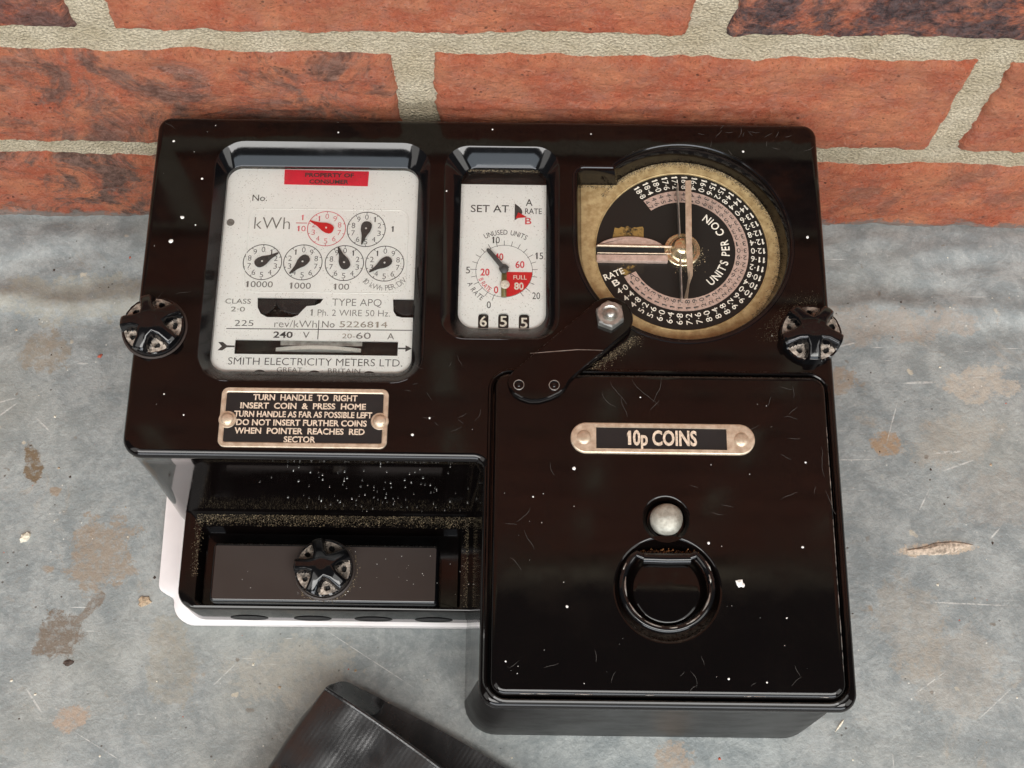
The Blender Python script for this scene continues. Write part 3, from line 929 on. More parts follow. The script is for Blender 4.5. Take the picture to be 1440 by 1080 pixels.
# rotor disc, seen edge on through the slot
g = G()
cz = ZP - 2.0 - 46
arcs = [pi * q / 80 for q in range(81)]
g.loft([[(-74.4 + rr * cos(t), yy, cz + rr * sin(t)) for t in arcs] for rr, yy in ((8, 180.2), (44.6, 180.2), (46, 180.4), (46, 181.9), (44.6, 182.1), (8, 182.1))], closed=False)
g.out("rotor_disc", 'disc', reg)
g = G()
g.add([(-88.6, 182.0, ZP - 2.6), (-57.4, 182.0, ZP - 2.6), (-57.4, 184.5, ZP - 2.2), (-88.6, 184.5, ZP - 2.2)], [(0, 1, 2, 3)])
g.out("magnet_bar", 'steel', reg)

ZT = ZP + 0.08
DIALS = [(-73.5, 230.2, -1, 156, True), (-57.9, 230.1, 1, 259, False), (-97.5, 215.5, 1, 31, False),
         (-81.8, 215.6, -1, 228, False), (-65.7, 215.5, 1, 112, False), (-50.0, 215.5, -1, 215, False)]
ink = G(); grey = G(); red = G(); brown = G()
for cx, cy, dr, pa, isred in DIALS:
    t_ = red if isred else ink
    ringflat(t_, cx, cy, 7.45, 0.30, ZT, 56)
    for d in range(10):
        a = radians(90 - dr * 36 * d)
        text(t_, str(d), cx + 5.35 * cos(a), cy + 5.35 * sin(a), 2.25, 1.35 if d != 1 else None, 0, ZT, -0.01)
        strip(t_, [(cx + 7.4 * cos(a), cy + 7.4 * sin(a)), (cx + 6.7 * cos(a), cy + 6.7 * sin(a))], 0.25, ZT)
    # teardrop pointer
    g = G()
    pa = radians(pa); tip = 6.9
    half = [(tip, 0.15), (5.0, 0.45), (3.4, 0.75), (2.2, 1.2), (0.9, 1.75), (-0.6, 1.95), (-1.9, 1.75), (-2.6, 1.2), (-2.9, 0.4)]
    out = half + [(x, -y) for x, y in reversed(half)]
    pts = [(cx + x * cos(pa) - y * sin(pa), cy + x * sin(pa) + y * cos(pa)) for x, y in out][::-1]
    g.loft([z3(offs(pts, -0.15), ZP + 1.0), z3(pts, ZP + 0.9), z3(pts, ZP + 0.45)], cap0=True, cap1=True)
    g.dome(cx, cy, ZP + 0.95, 0.42, 0.3, 12, 3, 1)
    g.out("pointer", ['red_fill' if isred else 'ink', 'speck'], reg, label="red pointer" if isred else None)
text(ink, "No.", -100.6, 243.3, 2.7, 5.8, 0, ZT)
text(grey, "kWh", -94.9, 232.3, 5.2, 14.0, 0, ZT, -0.012)
text(red, "1", -83.2, 234.9, 2.3, None, 0, ZT); text(red, "10", -83.3, 230.1, 2.3, 3.3, 0, ZT)
strip(red, [(-85.6, 232.5), (-81.2, 232.5)], 0.3, ZT)
text(ink, "1", -47.6, 230.4, 2.4, None, 0, ZT)
text(grey, "10000", -98.0, 206.1, 2.5, 10.4, 0, ZT)
text(grey, "1000", -82.2, 205.7, 2.5, 8.2, 0, ZT)
text(grey, "100", -66.3, 205.5, 2.5, 6.0, 0, ZT)
arctext(grey, "10 kWh PER DIV", -50.0, 215.5, 10.3, radians(222), radians(322), 2.3, ZT, True, -0.01, 0, 0.85)
text(grey, "CLASS", -105.6, 198.9, 2.0, 9.8, 0, ZT); text(grey, "2·0", -105.4, 195.6, 1.9, 5.4, 0, ZT)
text(grey, "TYPE APQ", -60.0, 199.0, 3.0, 19.0, 0, ZT, -0.01)
text(grey, "1 Ph. 2 WIRE 50 Hz.", -62.3, 194.6, 2.6, 30.5, 0, ZT, -0.01)
text(ink, "225", -102.6, 189.9, 2.4, 7.2, 0, ZT, -0.01); text(grey, "rev/kWh", -82.9, 189.8, 2.9, 16.2, 0, ZT, -0.01)
text(grey, "No", -70.4, 189.8, 2.6, 4.8, 0, ZT); text(brown, "5226814", -57.0, 189.9, 2.4, 18.2, 0, ZT)
strip(ink, [(-109.2, 187.55), (-38.3, 187.75)], 0.32, ZT); strip(ink, [(-74.1, 191.4), (-74.1, 183.6)], 0.32, ZT + 0.01)
text(ink, "240", -87.4, 185.3, 2.4, 7.4, 0, ZT, 0.02); text(grey, "V", -78.6, 185.3, 2.5, 2.5, 0, ZT)
text(brown, "20-", -62.4, 185.1, 1.9, 5.0, 0, ZT); text(grey, "60", -56.8, 185.3, 2.5, 5.6, 0, ZT); text(grey, "A", -46.4, 185.2, 2.5, 2.6, 0, ZT)
poly(ink, [(-111.8, 178.6), (-110.0, 178.6), (-108.4, 179.9), (-105.4, 180.0), (-105.4, 180.6), (-108.4, 180.7), (-110.0, 182.0), (-111.8, 182.0), (-110.3, 180.3)], ZT)
poly(ink, [(-43.4, 180.0), (-40.6, 180.0), (-40.6, 179.0), (-38.2, 180.3), (-40.6, 181.6), (-40.6, 180.6), (-43.4, 180.6)], ZT)
text(ink, "SMITH ELECTRICITY METERS LTD.", -74.5, 174.4, 2.9, 65.8, 0, ZT, -0.008)
text(grey, "GREAT", -84.0, 171.1, 1.9, 9.6, 0, ZT); text(grey, "BRITAIN", -63.4, 170.9, 1.9, 12.2, 0, ZT)
for x in (-95.2, -74.6, -53.9):
    poly(ink, [(x + 2.6 * cos(t), 169.0 + 2.0 * sin(t)) for t in [pi * q / 12 for q in range(13)]], ZT)
poly(grey, circ(-111.3, 232.4, 1.55, 20), ZT)
ink.out("black_lettering", 'ink', reg, kind='stuff'); grey.out("grey_lettering", 'ink_grey', reg, kind='stuff')
red.out("red_lettering", 'ink_pink', reg, kind='stuff'); brown.out("stamped_number", 'ink_brown', reg, kind='stuff')
# faint embossed outline
g = G()
E_ = rrect(-104.0, 203.0, -41.5, 238.6, 4)
g.loft([z3(offs(E_, 0.28), ZP + 0.02), z3(E_, ZP + 0.16), z3(offs(E_, -0.28), ZP + 0.02)])
g.out("embossed_outline", 'plate', reg)
# red sticker
g = G()
poly(g, [(-91.4, 249.3), (-58.2, 248.9), (-58.0, 255.5), (-91.6, 255.9)], ZP + 0.25)
stk = g.out("sticker", 'sticker', reg)
# the sticker's black print sits beside it as another piece of the plate
g = G()
text(g, "PROPERTY OF", -73.6, 253.6, 1.7, 19.4, 0.0, ZP + 0.33, 0.03); text(g, "CONSUMER", -73.7, 250.7, 1.7, 15.6, 0.0, ZP + 0.33, 0.03)
g.out("sticker_lettering", 'ink', reg, kind='stuff')

# ---- credit register (second window)
g = G()
WD = [(-11.3, 192.2), (-3.6, 192.3), (4.3, 192.2)]
def digit_hole(x, y): return rpoly([(x - 2.0, y - 3.1), (x + 2.0, y - 3.1), (x + 2.0, y + 3.1), (x - 2.0, y + 3.1)], [0.4, 0.4, 1.3, 1.3], 0, 5)
g.fill([z3(rrect(-23, 186, 14.6, 250.5, 0.4), ZP)] + [z3(digit_hole(x, y), ZP) for x, y in WD])
for x, y in WD: g.loft([z3(digit_hole(x, y), ZP), z3(digit_hole(x, y), ZP - 1.2)])
cred = g.out("credit_plate", 'plate', meter)
g = G()
poly(g, rrect(-23, 186, 14.6, 258.5, 1), ZP - 4)
g.out("credit_backing", 'dial_black', cred)
for (x, y), dch, dy in zip(WD, "655", (0, 0, -0.5)):
    g = G()
    for q in range(9): pass
    L = [[(xx, y + 7 * sin(t), ZP - 8 + 7 * cos(t)) for t in [radians(-60 + 120 * q / 16) for q in range(17)]] for xx in (x - 2.6, x + 2.6)]
    g.loft(L, closed=False)
    text(g, dch, x, y + dy, 4.2, 2.7, 0, ZP - 0.85, 0.012, 1)
    g.out("number_drum", ['dial_black', 'ink_white'], cred)
ink = G(); red = G(); redf = G(); wht = G()
CX, CY = -3.6, 213.0
text(ink, "SET AT", -9.6, 239.8, 3.1, 15.0, 0, ZT, 0.004); text(ink, "A", 5.9, 242.7, 2.9, 2.7, 0, ZT, 0.004); text(ink, "RATE", 7.6, 238.9, 2.4, 6.6, 0, ZT, 0.004)
text(red, "B", 5.6, 234.6, 2.8, 2.5, 0, ZT, 0.01)
arctext(ink, "UNUSED UNITS", CX, CY, 16.6, radians(119), radians(58), 2.1, ZT, False, 0.0, 0, 0.8)
ringflat(ink, CX, CY, 11.0, 0.16, ZT, 64)
for k_ in range(-1, 22):
    a = radians(250 - 14.5 * k_)
    if k_ < 0: continue
    lo_, hi_ = (10.8, 13.0) if k_ % 5 else (10.6, 13.2)
    strip(ink, [(CX + lo_ * cos(a), CY + lo_ * sin(a)), (CX + hi_ * cos(a), CY + hi_ * sin(a))], 0.2, ZT)
for s_, x, y in (("0", -9.3, 198.7), ("5", -17.6, 213.2), ("10", -7.0, 226.2), ("15", 10.0, 219.6), ("20", 8.9, 202.7)):
    text(ink, s_, x, y, 2.8, 1.6 if len(s_) == 1 else 3.0, 0, ZT)
for s_, x, y in (("0", -6.6, 205.0), ("20", -11.0, 212.4), ("40", -5.7, 219.0), ("60", 2.5, 215.8)):
    text(red, s_, x, y, 2.8, 1.7 if len(s_) == 1 else 3.5, 0, ZT, 0.02)
arctext(red, "B RATE", CX, CY, 9.6, radians(200), radians(238), 1.9, ZT, True, 0.0, 0, 0.8)
arctext(ink, "A RATE", CX, CY, 14.2, radians(200), radians(236), 2.0, ZT, True, 0.0, 0, 0.8)
a0 = [(CX + 10.9 * cos(t), CY + 10.9 * sin(t)) for t in [radians(-93 + 91 * q / 30) for q in range(31)]]
poly(redf, a0 + [(CX, CY - 0.4)], ZT + 0.05)
text(wht, "FULL", 2.6, 210.3, 1.7, 5.2, 0, ZT + 0.12, 0.012); text(wht, "80", 2.2, 206.6, 2.8, 3.7, 0, ZT + 0.12, 0.03)
poly(ink, [(0.2, 234.8)] + [(0.2 + 3.0 * sin(pi * t) ** 0.8, 235 + 7.0 * t) for t in [q / 12 for q in range(1, 12)]] + [(0.2, 242.2)], ZT)
ink.out("black_lettering", 'ink', cred, kind='stuff'); red.out("red_lettering", 'ink_red', cred, kind='stuff')
redf.out("full_sector", 'red_fill', cred); wht.out("white_lettering", 'ink_white', cred, kind='stuff')
g = G()
T_ = [(1.6, 238.0), (0.7, 235.6), (4.9, 236.1)]
g.loft([z3(T_, ZP + 0.7), z3(T_, ZP + 0.3)], cap0=True)
g.out("rate_marker", 'red_fill', cred)
g = G()
pa = atan2(7.8 + 0.4, -6.5)
def loc(x, y): return (CX + x * cos(pa) - y * sin(pa), CY + x * sin(pa) + y * cos(pa))
pts = [loc(*q) for q in ((10.6, 0.25), (9.9, 0.62), (1.8, 0.75), (1.0, 1.5), (-0.6, 1.7), (-0.6, -1.7), (1.0, -1.5), (1.8, -0.75), (9.9, -0.62), (10.6, -0.25))][::-1]
g.loft([z3(offs(pts, -0.2), ZP + 2.2), z3(pts, ZP + 2.0), z3(pts, ZP + 1.3)], cap0=True, cap1=True)
g.dome(CX, CY, ZP + 1.6, 1.75, 1.1, 20, 4)
g.out("pointer", 'ink', cred)
g = G()
T_ = rrect(CX - 1.0, CY - 11.2, CX + 1.0, CY - 0.8, 0.2)
g.loft([z3(offs(T_, -0.2), ZP + 1.0), z3(T_, ZP + 0.85), z3(T_, ZP + 0.2)], cap0=True)
g.out("pointer_tail", 'olive', cred)
g = G(); g.dome(CX + 0.4, CY - 6.1, ZP + 1.0, 1.8, 0.5, 24, 4); g.out("pointer_stud", 'ink_white', cred)

# ---- coin rate dial
ZB = 99.0
DX, DY = 66.0, 223.4
g = G()
RB = offs(REC, -2.1)
BR = (65.7, 223.1)
g.fill([z3(RB, ZB), z3(circ(*BR, 34.2, 90), ZB)])
g.loft([z3(circ(*BR, 34.2, 90), ZB), z3(circ(*BR, 33.9, 90), ZB + 0.25), z3(circ(*BR, 33.6, 90), ZB + 0.1), z3(circ(*BR, 33.5, 90), ZB - 1.2)])
brass = g.out("brass_surround", 'brass', meter)
g = G()
ZD = 98.4
g.loft([z3(circ(*BR, 33.9, 80), ZD), z3(circ(*BR, 0.3, 80), ZD)], cap1=True)
dial = g.out("dial_disc", 'dial_black', meter)
# gold sector that shows the bare plate behind the slot
g = G()
gp = [(DX - 27.5, DY + 4), (DX - 29.6, DY - 2), (DX - 28.0, DY - 9.6)] + [(DX - 28 + q * 1.3 + random.uniform(-.3, .3), DY - 10.0 - random.uniform(0, 1.2)) for q in range(1, 10)]
gp += [(DX - 15.2, DY - 9.5), (DX - 15.0, DY + 9.2)] + [(DX - 15.3 - q * 1.2 + random.uniform(-.3, .3), DY + 9.9 + random.uniform(-0.9, 0.7)) for q in range(0, 10)]
poly(g, gp, ZD + 0.06)
g.out("bare_brass_patch", 'gold_dark', dial)
# rate scale
g = G()
aa = arcpts(DX, DY, 25.8, radians(207), radians(485), 100); bb = arcpts(DX, DY, 20.7, radians(207), radians(485), 100)
g.loft([[(x, y, ZD + 0.25) for x, y in aa], [(x, y, ZD + 0.25) for x, y in bb]], closed=False)
g.loft([[(x, y, ZD + 0.25) for x, y in aa], [(x, y, ZD) for x, y in aa]], closed=False)
g.out("rate_scale", 'copper', dial)
w_ = G(); k2 = G()
for i in range(38):
    a = radians(215.5 + i * (483 - 215.5) / 37)
    s_ = "%.1f" % (4.0 + 0.4 * i); s_ = s_.replace('.', '·')
    long_ = len(s_) > 3
    text(w_, s_, DX + (29.6 if long_ else 29.2) * cos(a), DY + (29.6 if long_ else 29.2) * sin(a), 2.35, 5.6 if long_ else 4.6, a + pi, ZD + 0.15, 0.004)
    s_ = "%.1f" % (1.0 + 0.1 * i); s_ = s_.replace('.', '·')
    text(k2, s_, DX + 23.2 * cos(a), DY + 23.2 * sin(a), 1.9, 3.9, a + pi, ZD + 0.33)
text(w_, "RATE", DX + 28.9 * cos(radians(201)), DY + 28.9 * sin(radians(201)) - 0.3, 2.5, 8.2, radians(24), ZD + 0.15, 0.01)
a = radians(208.5); text(w_, "B", DX + 29.8 * cos(a), DY + 29.8 * sin(a), 2.5, 2.6, a + pi, ZD + 0.15, 0.012)
a = radians(209.5); text(k2, "A", DX + 22.9 * cos(a), DY + 22.9 * sin(a), 2.3, 2.2, a + pi, ZD + 0.33)
arctext(w_, "UNITS PER COIN", DX, DY, 16.9, radians(-56), radians(59), 3.1, ZD + 0.15, True, 0.015, 0, 0.85)
w_.out("white_numerals", 'ink_white', dial, kind='stuff'); k2.out("scale_numerals", 'ink', dial, kind='stuff')
# coin slot bar: a pinkish lens behind, a slotted bar in front
g = G()
L_ = [(32.2, 224.3)] + [(45.6 + 13.6 * cos(t), 222.4 + 5.9 * sin(t)) for t in [radians(160 - 140 * q / 20) for q in range(21)]] + [(59.5, 223.9)]
L_ = L_[::-1]
g.loft([z3(offs(L_, -0.3), ZD + 2.0), z3(L_, ZD + 1.7), z3(L_, ZD + 0.1)], cap0=True)
slot = g.out("coin_slot", 'copper', meter)
g = G()
g.loft([z3(rrect(32.2, 217.5, 60.0, 220.3, 0.3, -0.2), ZD + 2.2), z3(rrect(32.2, 217.5, 60.0, 220.3, 0.3), ZD + 1.9), z3(rrect(32.2, 217.5, 60.0, 220.3, 0.3), ZD + 0.1)], cap0=True)
g.out("lower_jaw", 'copper', slot)
g = G()
g.tube([(32.6, 223.8, ZD + 2.6), (45, 223.7, ZD + 2.7), (62, 223.5, ZD + 2.8)], 0.55, 10)
g.tube([(32.6, 221.0, ZD + 1.8), (45, 220.9, ZD + 1.9), (62, 220.9, ZD + 2.0)], 0.3, 8)
g.out("slot_edge", 'brass_pale', slot)
g = G()
poly(g, [(32.2, 220.6), (60.5, 220.6), (60.5, 223.6), (32.2, 223.6)], ZD + 1.2)
g.out("slot_gap", 'hole', slot)
# hub and hand
g = G()
HX, HY = 65.8, 223.0
g.loft([z3(circ(HX, HY, r_, 40), ZD + z_) for r_, z_ in ((7.0, 0.2), (7.0, 1.3), (6.6, 1.6), (5.6, 1.6), (5.2, 2.2), (4.7, 2.4), (4.4, 3.4), (3.6, 4.2), (3.4, 5.0), (2.6, 5.6), (1.2, 5.9), (0.1, 6.0))], cap1=True)
hub = g.out("hub", 'brass_shiny', meter)
g = G()
S_ = []
for x, y, z_, w2, lean in ((68.4, 250.8, 104.5, 2.3, 0.2), (68.0, 240, 105.6, 2.3, 0.2), (67.6, 226, 106.0, 2.3, 0.25), (67.7, 215, 105.4, 2.4, 0.4), (67.9, 209.5, 104.6, 2.4, 0.9), (67.0, 206, 103.8, 2.5, 1.3), (66.0, 200.8, 103.2, 2.2, 0.9)):
    a_ = lean
    S_.append([(x - w2 / 2 * cos(a_), y, z_ - w2 / 2 * sin(a_)), (x + w2 / 2 * cos(a_), y, z_ + w2 / 2 * sin(a_)), (x + w2 / 2 * cos(a_), y, z_ + w2 / 2 * sin(a_) - 0.7), (x - w2 / 2 * cos(a_), y, z_ - w2 / 2 * sin(a_) - 0.7)])
g.loft(S_, True, True, True)
g.out("dial_hand", 'brass_pale', meter)
g = G()   # thin steel blade; its upper length stands in for a reflection beside the hand
g.loft([[(64.2, 250.2, 103.4), (64.6, 250.2, 103.4), (64.6, 250.2, 99.4), (64.2, 250.2, 99.4)], [(64.3, 228, 104.2), (64.7, 228, 104.2), (64.7, 228, 99.6), (64.3, 228, 99.6)]], True, True, True)
g.loft([[(64.3, 219, 104.2), (64.7, 219, 104.2), (64.7, 219, 99.6), (64.3, 219, 99.6)], [(64.4, 201, 103.2), (64.8, 201, 103.2), (64.8, 201, 99.4), (64.4, 201, 99.4)]], True, True, True)
g.out("blade_and_reflection", 'steel', meter)

# ---- handle lever
C1 = (36.2, 188.6)
left_edge = [(29.4, 193.6), (14.5, 180.0), (0.6, 166.6)]
LEV = []
LEV += arcpts(C1[0], C1[1], 8.6, radians(-38), radians(142), 22)                  # round the nut
LEV += [(14.6, 180.3), (0.9, 167.5)]
LEV += [(-1.0, 165.2), (-1.7, 162.6), (-1.0, 160.0), (0.6, 157.9), (3.2, 156.3), (6.5, 155.3), (10.0, 155.4), (14.0, 156.5), (17.4, 158.3), (19.6, 160.3), (21.2, 163.3), (23.6, 165.8), (33.0, 174.2)]
def levz(x, y):
    return 112.6 + max(0.0, (174.6 + 0.10 * (x - 10) - y)) * 0.055
g = G()
def lz(pts, dz): return [(x, y, levz(x, y) + dz) for x, y in pts]
g.loft([lz(offs(LEV, -0.7), 0), lz(offs(LEV, -0.25), -0.2), lz(LEV, -0.7), lz(LEV, -3.2)])
top = offs(LEV, -0.7)
bm = bmesh.new()
vs = [bm.verts.new((x, y, levz(x, y))) for x, y in top]
ed = [bm.edges.new((vs[a], vs[(a + 1) % len(vs)])) for a in range(len(vs))]
bmesh.ops.triangle_fill(bm, edges=ed, use_beauty=True)
bmesh.ops.bisect_plane(bm, geom=bm.verts[:] + bm.edges[:] + bm.faces[:], plane_co=(10, 174.6, 112), plane_no=(-0.10, 1, 0))
for v in bm.verts: v.co.z = levz(v.co.x, v.co.y)
bm.verts.index_update()
g.add([v.co.copy() for v in bm.verts], [[v.index for v in f.verts] for f in bm.faces])
bm.free()
lever = g.out("handle_lever", 'bak', meter, smooth=30)
for x in (2.5, 15.4):
    g = G()
    z_ = levz(x, 161.3)
    g.loft([z3(circ(x, 161.3, r_, 24), z_ + q) for r_, q in ((2.05, -0.1), (1.95, 0.45), (1.6, 0.6), (1.35, -0.1), (1.1, -0.5))])
    g.dome(x, 161.3, z_ - 0.45, 0.95, 0.75, 16, 4)
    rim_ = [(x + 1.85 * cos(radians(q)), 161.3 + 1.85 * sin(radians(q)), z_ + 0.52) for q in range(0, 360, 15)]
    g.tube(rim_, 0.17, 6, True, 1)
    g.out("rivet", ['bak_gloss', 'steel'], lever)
g = G()
hx_ = [(36.0 + 5.5 * cos(radians(30 + 60 * q + 8)), 189.0 + 5.5 * sin(radians(30 + 60 * q + 8))) for q in range(6)]
hx_ = [p_ for q in range(6) for p_ in (hx_[q], ((hx_[q][0] + hx_[(q + 1) % 6][0]) / 2, (hx_[q][1] + hx_[(q + 1) % 6][1]) / 2))]
ci = circ(36.0, 189.0, 4.7, 12, radians(38)); c2 = circ(36.0, 189.0, 3.2, 12, radians(38)); c3 = circ(36.0, 189.0, 2.0, 12, radians(38))
g.loft([z3(hx_, 112.6), z3(hx_, 115.4), z3(ci, 116.2), z3(c2, 116.3), z3(c3, 115.6)], cap1=True)
g.out("hex_nut", 'steel', lever, smooth=25)
g = G()
g.loft([z3(circ(36.0, 188.6, 1.8, 20), 115.4), z3(circ(36.0, 188.6, 1.8, 20), 117.6)]); g.dome(36.0, 188.6, 117.6, 1.8, 0.8, 20, 4)
g.out("pivot_pin", 'steel', lever)

# ---- instruction plate
g = G()
IP = (-106.6, 137.9, -45.2, 160.7)
g.loft([z3(rrect(*IP, 2.6, 0), ZF - 0.1), z3(rrect(*IP, 2.6, 0), ZF + 0.7), z3(rrect(*IP, 2.6, -0.2), ZF + 0.95), z3(rrect(*IP, 2.6, -1.5), ZF + 0.95), z3(rrect(*IP, 2.6, -1.7), ZF + 0.75), z3(rrect(*IP, 2.6, -1.9), ZF + 0.6)])
ins = g.out("instruction_plate", 'brass_pale', meter)
g = G(); poly(g, rrect(*IP, 2.6, -1.6), ZF + 0.62); g.out("plate_face", 'plate_black', ins)
g = G()
ZI = ZF + 0.72
for s_, x, y, w2 in (("TURN  HANDLE  TO  RIGHT", -75.8, 157.0, 38.3), ("INSERT  COIN  &  PRESS  HOME", -76.4, 153.75, 46.0), ("TURN HANDLE AS FAR AS POSSIBLE LEFT", -76.2, 150.5, 50.4),
                     ("DO NOT INSERT FURTHER COINS", -76.6, 147.3, 47.6), ("WHEN  POINTER  REACHES  RED", -77.1, 144.1, 47.4), ("SECTOR", -76.9, 140.95, 11.5)):
    text(g, s_, x, y, 2.15, w2, 0, ZI, 0.028)
g.out("raised_lettering", 'white_raised', ins, kind='stuff')
for x in (-103.7, -48.1):
    g = G()
    g.loft([z3(circ(x, 148.3, r_, 28), ZF + q) for r_, q in ((3.3, 0.6), (3.1, 0.95), (2.6, 0.98))], cap1=True)
    g.dome(x, 148.3, ZF + 0.95, 2.45, 1.3, 24, 5)
    g.out("rivet", 'brass_pale', ins)

# ---- coin box door
ZDR = 111.0
g = G()
dish = circ(55.1, 87.6, 19.0, 60); pit = circ(55.3, 112.6, 8.6, 36)
g.fill([z3(rrect(*DOOR, 5.5, -2.2), ZDR), z3(dish, ZDR), z3(pit, ZDR)])
g.loft([z3(rrect(*DOOR, 5.5, d), ZDR + q) for d, q in ((-2.2, 0), (-1.3, -0.2), (-0.6, -0.75), (-0.15, -1.6), (0, -2.6), (0.0, -7.0))])
g.loft([z3(circ(55.1, 87.6, r_, 60), ZDR + q) for r_, q in ((19.0, 0), (18.5, -0.12), (18.0, -0.6), (17.4, -1.9), (16.6, -3.2), (15.2, -3.9), (13.8, -3.6), (12.6, -2.6), (11.6, -1.9), (10.4, -1.7), (0.2, -1.7))], cap1=True)
g.loft([z3(circ(55.3, 112.6 - (8.6 - r_) * 0.08, r_, 36), ZDR + q) for r_, q in ((8.6, 0), (8.1, -0.15), (7.4, -0.9), (6.9, -2.2), (6.5, -3.5), (0.2, -3.5))], cap1=True)
door = g.out("coin_box_door", 'bak', meter)
g = G()
L = []
for r_, q in ((5.4, -3.0), (5.7, -0.5), (5.75, 1.2), (5.5, 2.4), (4.8, 3.5), (3.6, 4.3), (2.0, 4.75), (0.2, 4.9)):
    L.append([(55.3 + r_ * cos(t) * (1 + 0.03 * sin(3 * t + r_)), 112.2 + r_ * sin(t) * (1 + 0.03 * cos(2 * t)), ZDR + q + 0.15 * sin(2 * t + r_)) for t in [2 * pi * k_ / 36 for k_ in range(36)]])
g.loft(L, cap1=True)
g.out("lock_button", 'pewter', door)
g = G()
ring = []
for q in range(61):
    t = radians(122 + 296 * q / 60)
    ring.append((54.9 + 15.6 * cos(t), 88.6 + 15.6 * sin(t) * 0.97, ZDR - 0.2 + 0.8 * sin(t) * 0))
ring = [(47.5, 98.6, ZDR - 0.4)] + ring[2:-2] + [(62.4, 98.6, ZDR - 0.4)]
g.tube(ring, 1.35, 12)
prg = g.out("pull_ring", 'bak_gloss', door)
g = G()  # pale steel strips laid on the ring as its highlights
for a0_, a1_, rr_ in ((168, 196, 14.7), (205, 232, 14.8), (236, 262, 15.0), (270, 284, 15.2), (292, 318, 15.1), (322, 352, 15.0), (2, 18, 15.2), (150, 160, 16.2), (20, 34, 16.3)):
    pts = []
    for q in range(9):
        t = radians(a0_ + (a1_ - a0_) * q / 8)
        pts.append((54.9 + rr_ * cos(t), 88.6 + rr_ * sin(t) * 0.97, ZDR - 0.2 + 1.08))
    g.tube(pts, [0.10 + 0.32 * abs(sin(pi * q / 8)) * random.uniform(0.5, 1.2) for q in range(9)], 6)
g.out("ring_glint", 'steel', door, kind='stuff')
g = G()
def add_glints(pts, z, r0=0.16):  # broken pale strips that stand in for highlights along the door edges
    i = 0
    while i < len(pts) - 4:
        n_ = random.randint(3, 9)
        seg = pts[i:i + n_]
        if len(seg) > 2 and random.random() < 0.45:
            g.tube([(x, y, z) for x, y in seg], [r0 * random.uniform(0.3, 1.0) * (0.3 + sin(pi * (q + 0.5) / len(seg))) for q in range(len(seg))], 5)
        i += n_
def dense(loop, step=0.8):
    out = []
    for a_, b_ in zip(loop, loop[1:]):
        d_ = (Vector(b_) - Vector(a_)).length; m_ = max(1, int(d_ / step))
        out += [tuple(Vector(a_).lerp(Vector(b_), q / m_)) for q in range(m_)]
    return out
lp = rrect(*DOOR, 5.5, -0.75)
add_glints(dense(lp[:20]), ZDR - 0.55, 0.14)          # foot of the door and its right corner
add_glints(dense([(114.5, 60), (114.5, 150)]), ZDR - 0.6, 0.10)
g.out("edge_glint", 'steel', door, kind='stuff')
g = G()  # light lines on the lever's edges and crease, added as pale strips
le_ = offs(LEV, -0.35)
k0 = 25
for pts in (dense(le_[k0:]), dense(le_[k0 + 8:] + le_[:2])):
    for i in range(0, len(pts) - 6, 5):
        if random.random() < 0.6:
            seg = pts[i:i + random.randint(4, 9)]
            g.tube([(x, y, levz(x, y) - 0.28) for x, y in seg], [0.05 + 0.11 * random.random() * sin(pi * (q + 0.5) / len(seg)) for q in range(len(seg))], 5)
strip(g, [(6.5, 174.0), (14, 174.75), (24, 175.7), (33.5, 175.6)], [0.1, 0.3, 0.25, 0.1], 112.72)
g.out("edge_glint", 'steel', lever, kind='stuff')
g = G()
g.tube([(46.9, 98.4, ZDR - 0.1), (55, 98.2, ZDR), (63.2, 98.4, ZDR - 0.1)], 2.1, 14)
g.out("ring_hinge", 'bak_gloss', door)
g = G()   # rust along the hinge
for k_ in range(90):
    x = random.uniform(45.5, 66.5); y = 101.0 + random.gauss(0, 0.5); s_ = random.uniform(0.15, 0.45)
    g.add([(x - s_, y - s_, 109.4), (x + s_, y - s_ * 0.6, 109.5), (x + 0.1, y + s_, 109.6), (x, y, 109.9 + s_)], [(0, 1, 3), (1, 2, 3), (2, 0, 3)])
rust = plain("rust", (0.30, 0.13, 0.045), 0.9, 0, 0.6, 2000)
M['rust'] = rust
g.out("rust_flakes", 'rust', door, kind='stuff', smooth=0)
# coin plate
g = G()
CP = (21.4, 136.3, 88.0, 147.8)
CI = [(30.6, 138.0), (77.8, 137.9), (77.8, 146.0), (30.6, 146.1)]
co = rrect(*CP, 5.7, 0, 14)
g.fill([z3(offs(co, -0.45), ZDR + 1.3), z3(CI, ZDR + 1.3)])
g.loft([z3(offs(co, -0.45), ZDR + 1.3), z3(offs(co, -0.1), ZDR + 1.1), z3(co, ZDR + 0.8), z3(co, ZDR - 0.2)])
g.loft([z3(CI, ZDR + 1.3), z3(offs(CI, -0.1), ZDR + 0.7)])
g.out("coin_plate", 'brass_pale', door)
g = G(); poly(g, offs(CI, 0.1), ZDR + 0.75); g.out("coin_plate_face", 'plate_black', door)
g = G()
text(g, "10p COINS", 54.4, 142.1, 5.3, 25.2, 0, ZDR + 1.25, 0.03)
v0 = list(g.v); f0 = list(g.f)
g.out("coin_lettering", 'white_raised', door, kind='stuff')
for x, y in ((26.2, 142.1), (83.0, 141.9)):
    g = G()
    g.loft([z3(circ(x, y, r_, 26), ZDR + q) for r_, q in ((3.2, 1.32), (3.0, 1.1), (2.7, 1.15))])
    g.dome(x, y, ZDR + 1.1, 2.7, 1.0, 26, 5)
    g.out("rivet", 'brass_pale', door)

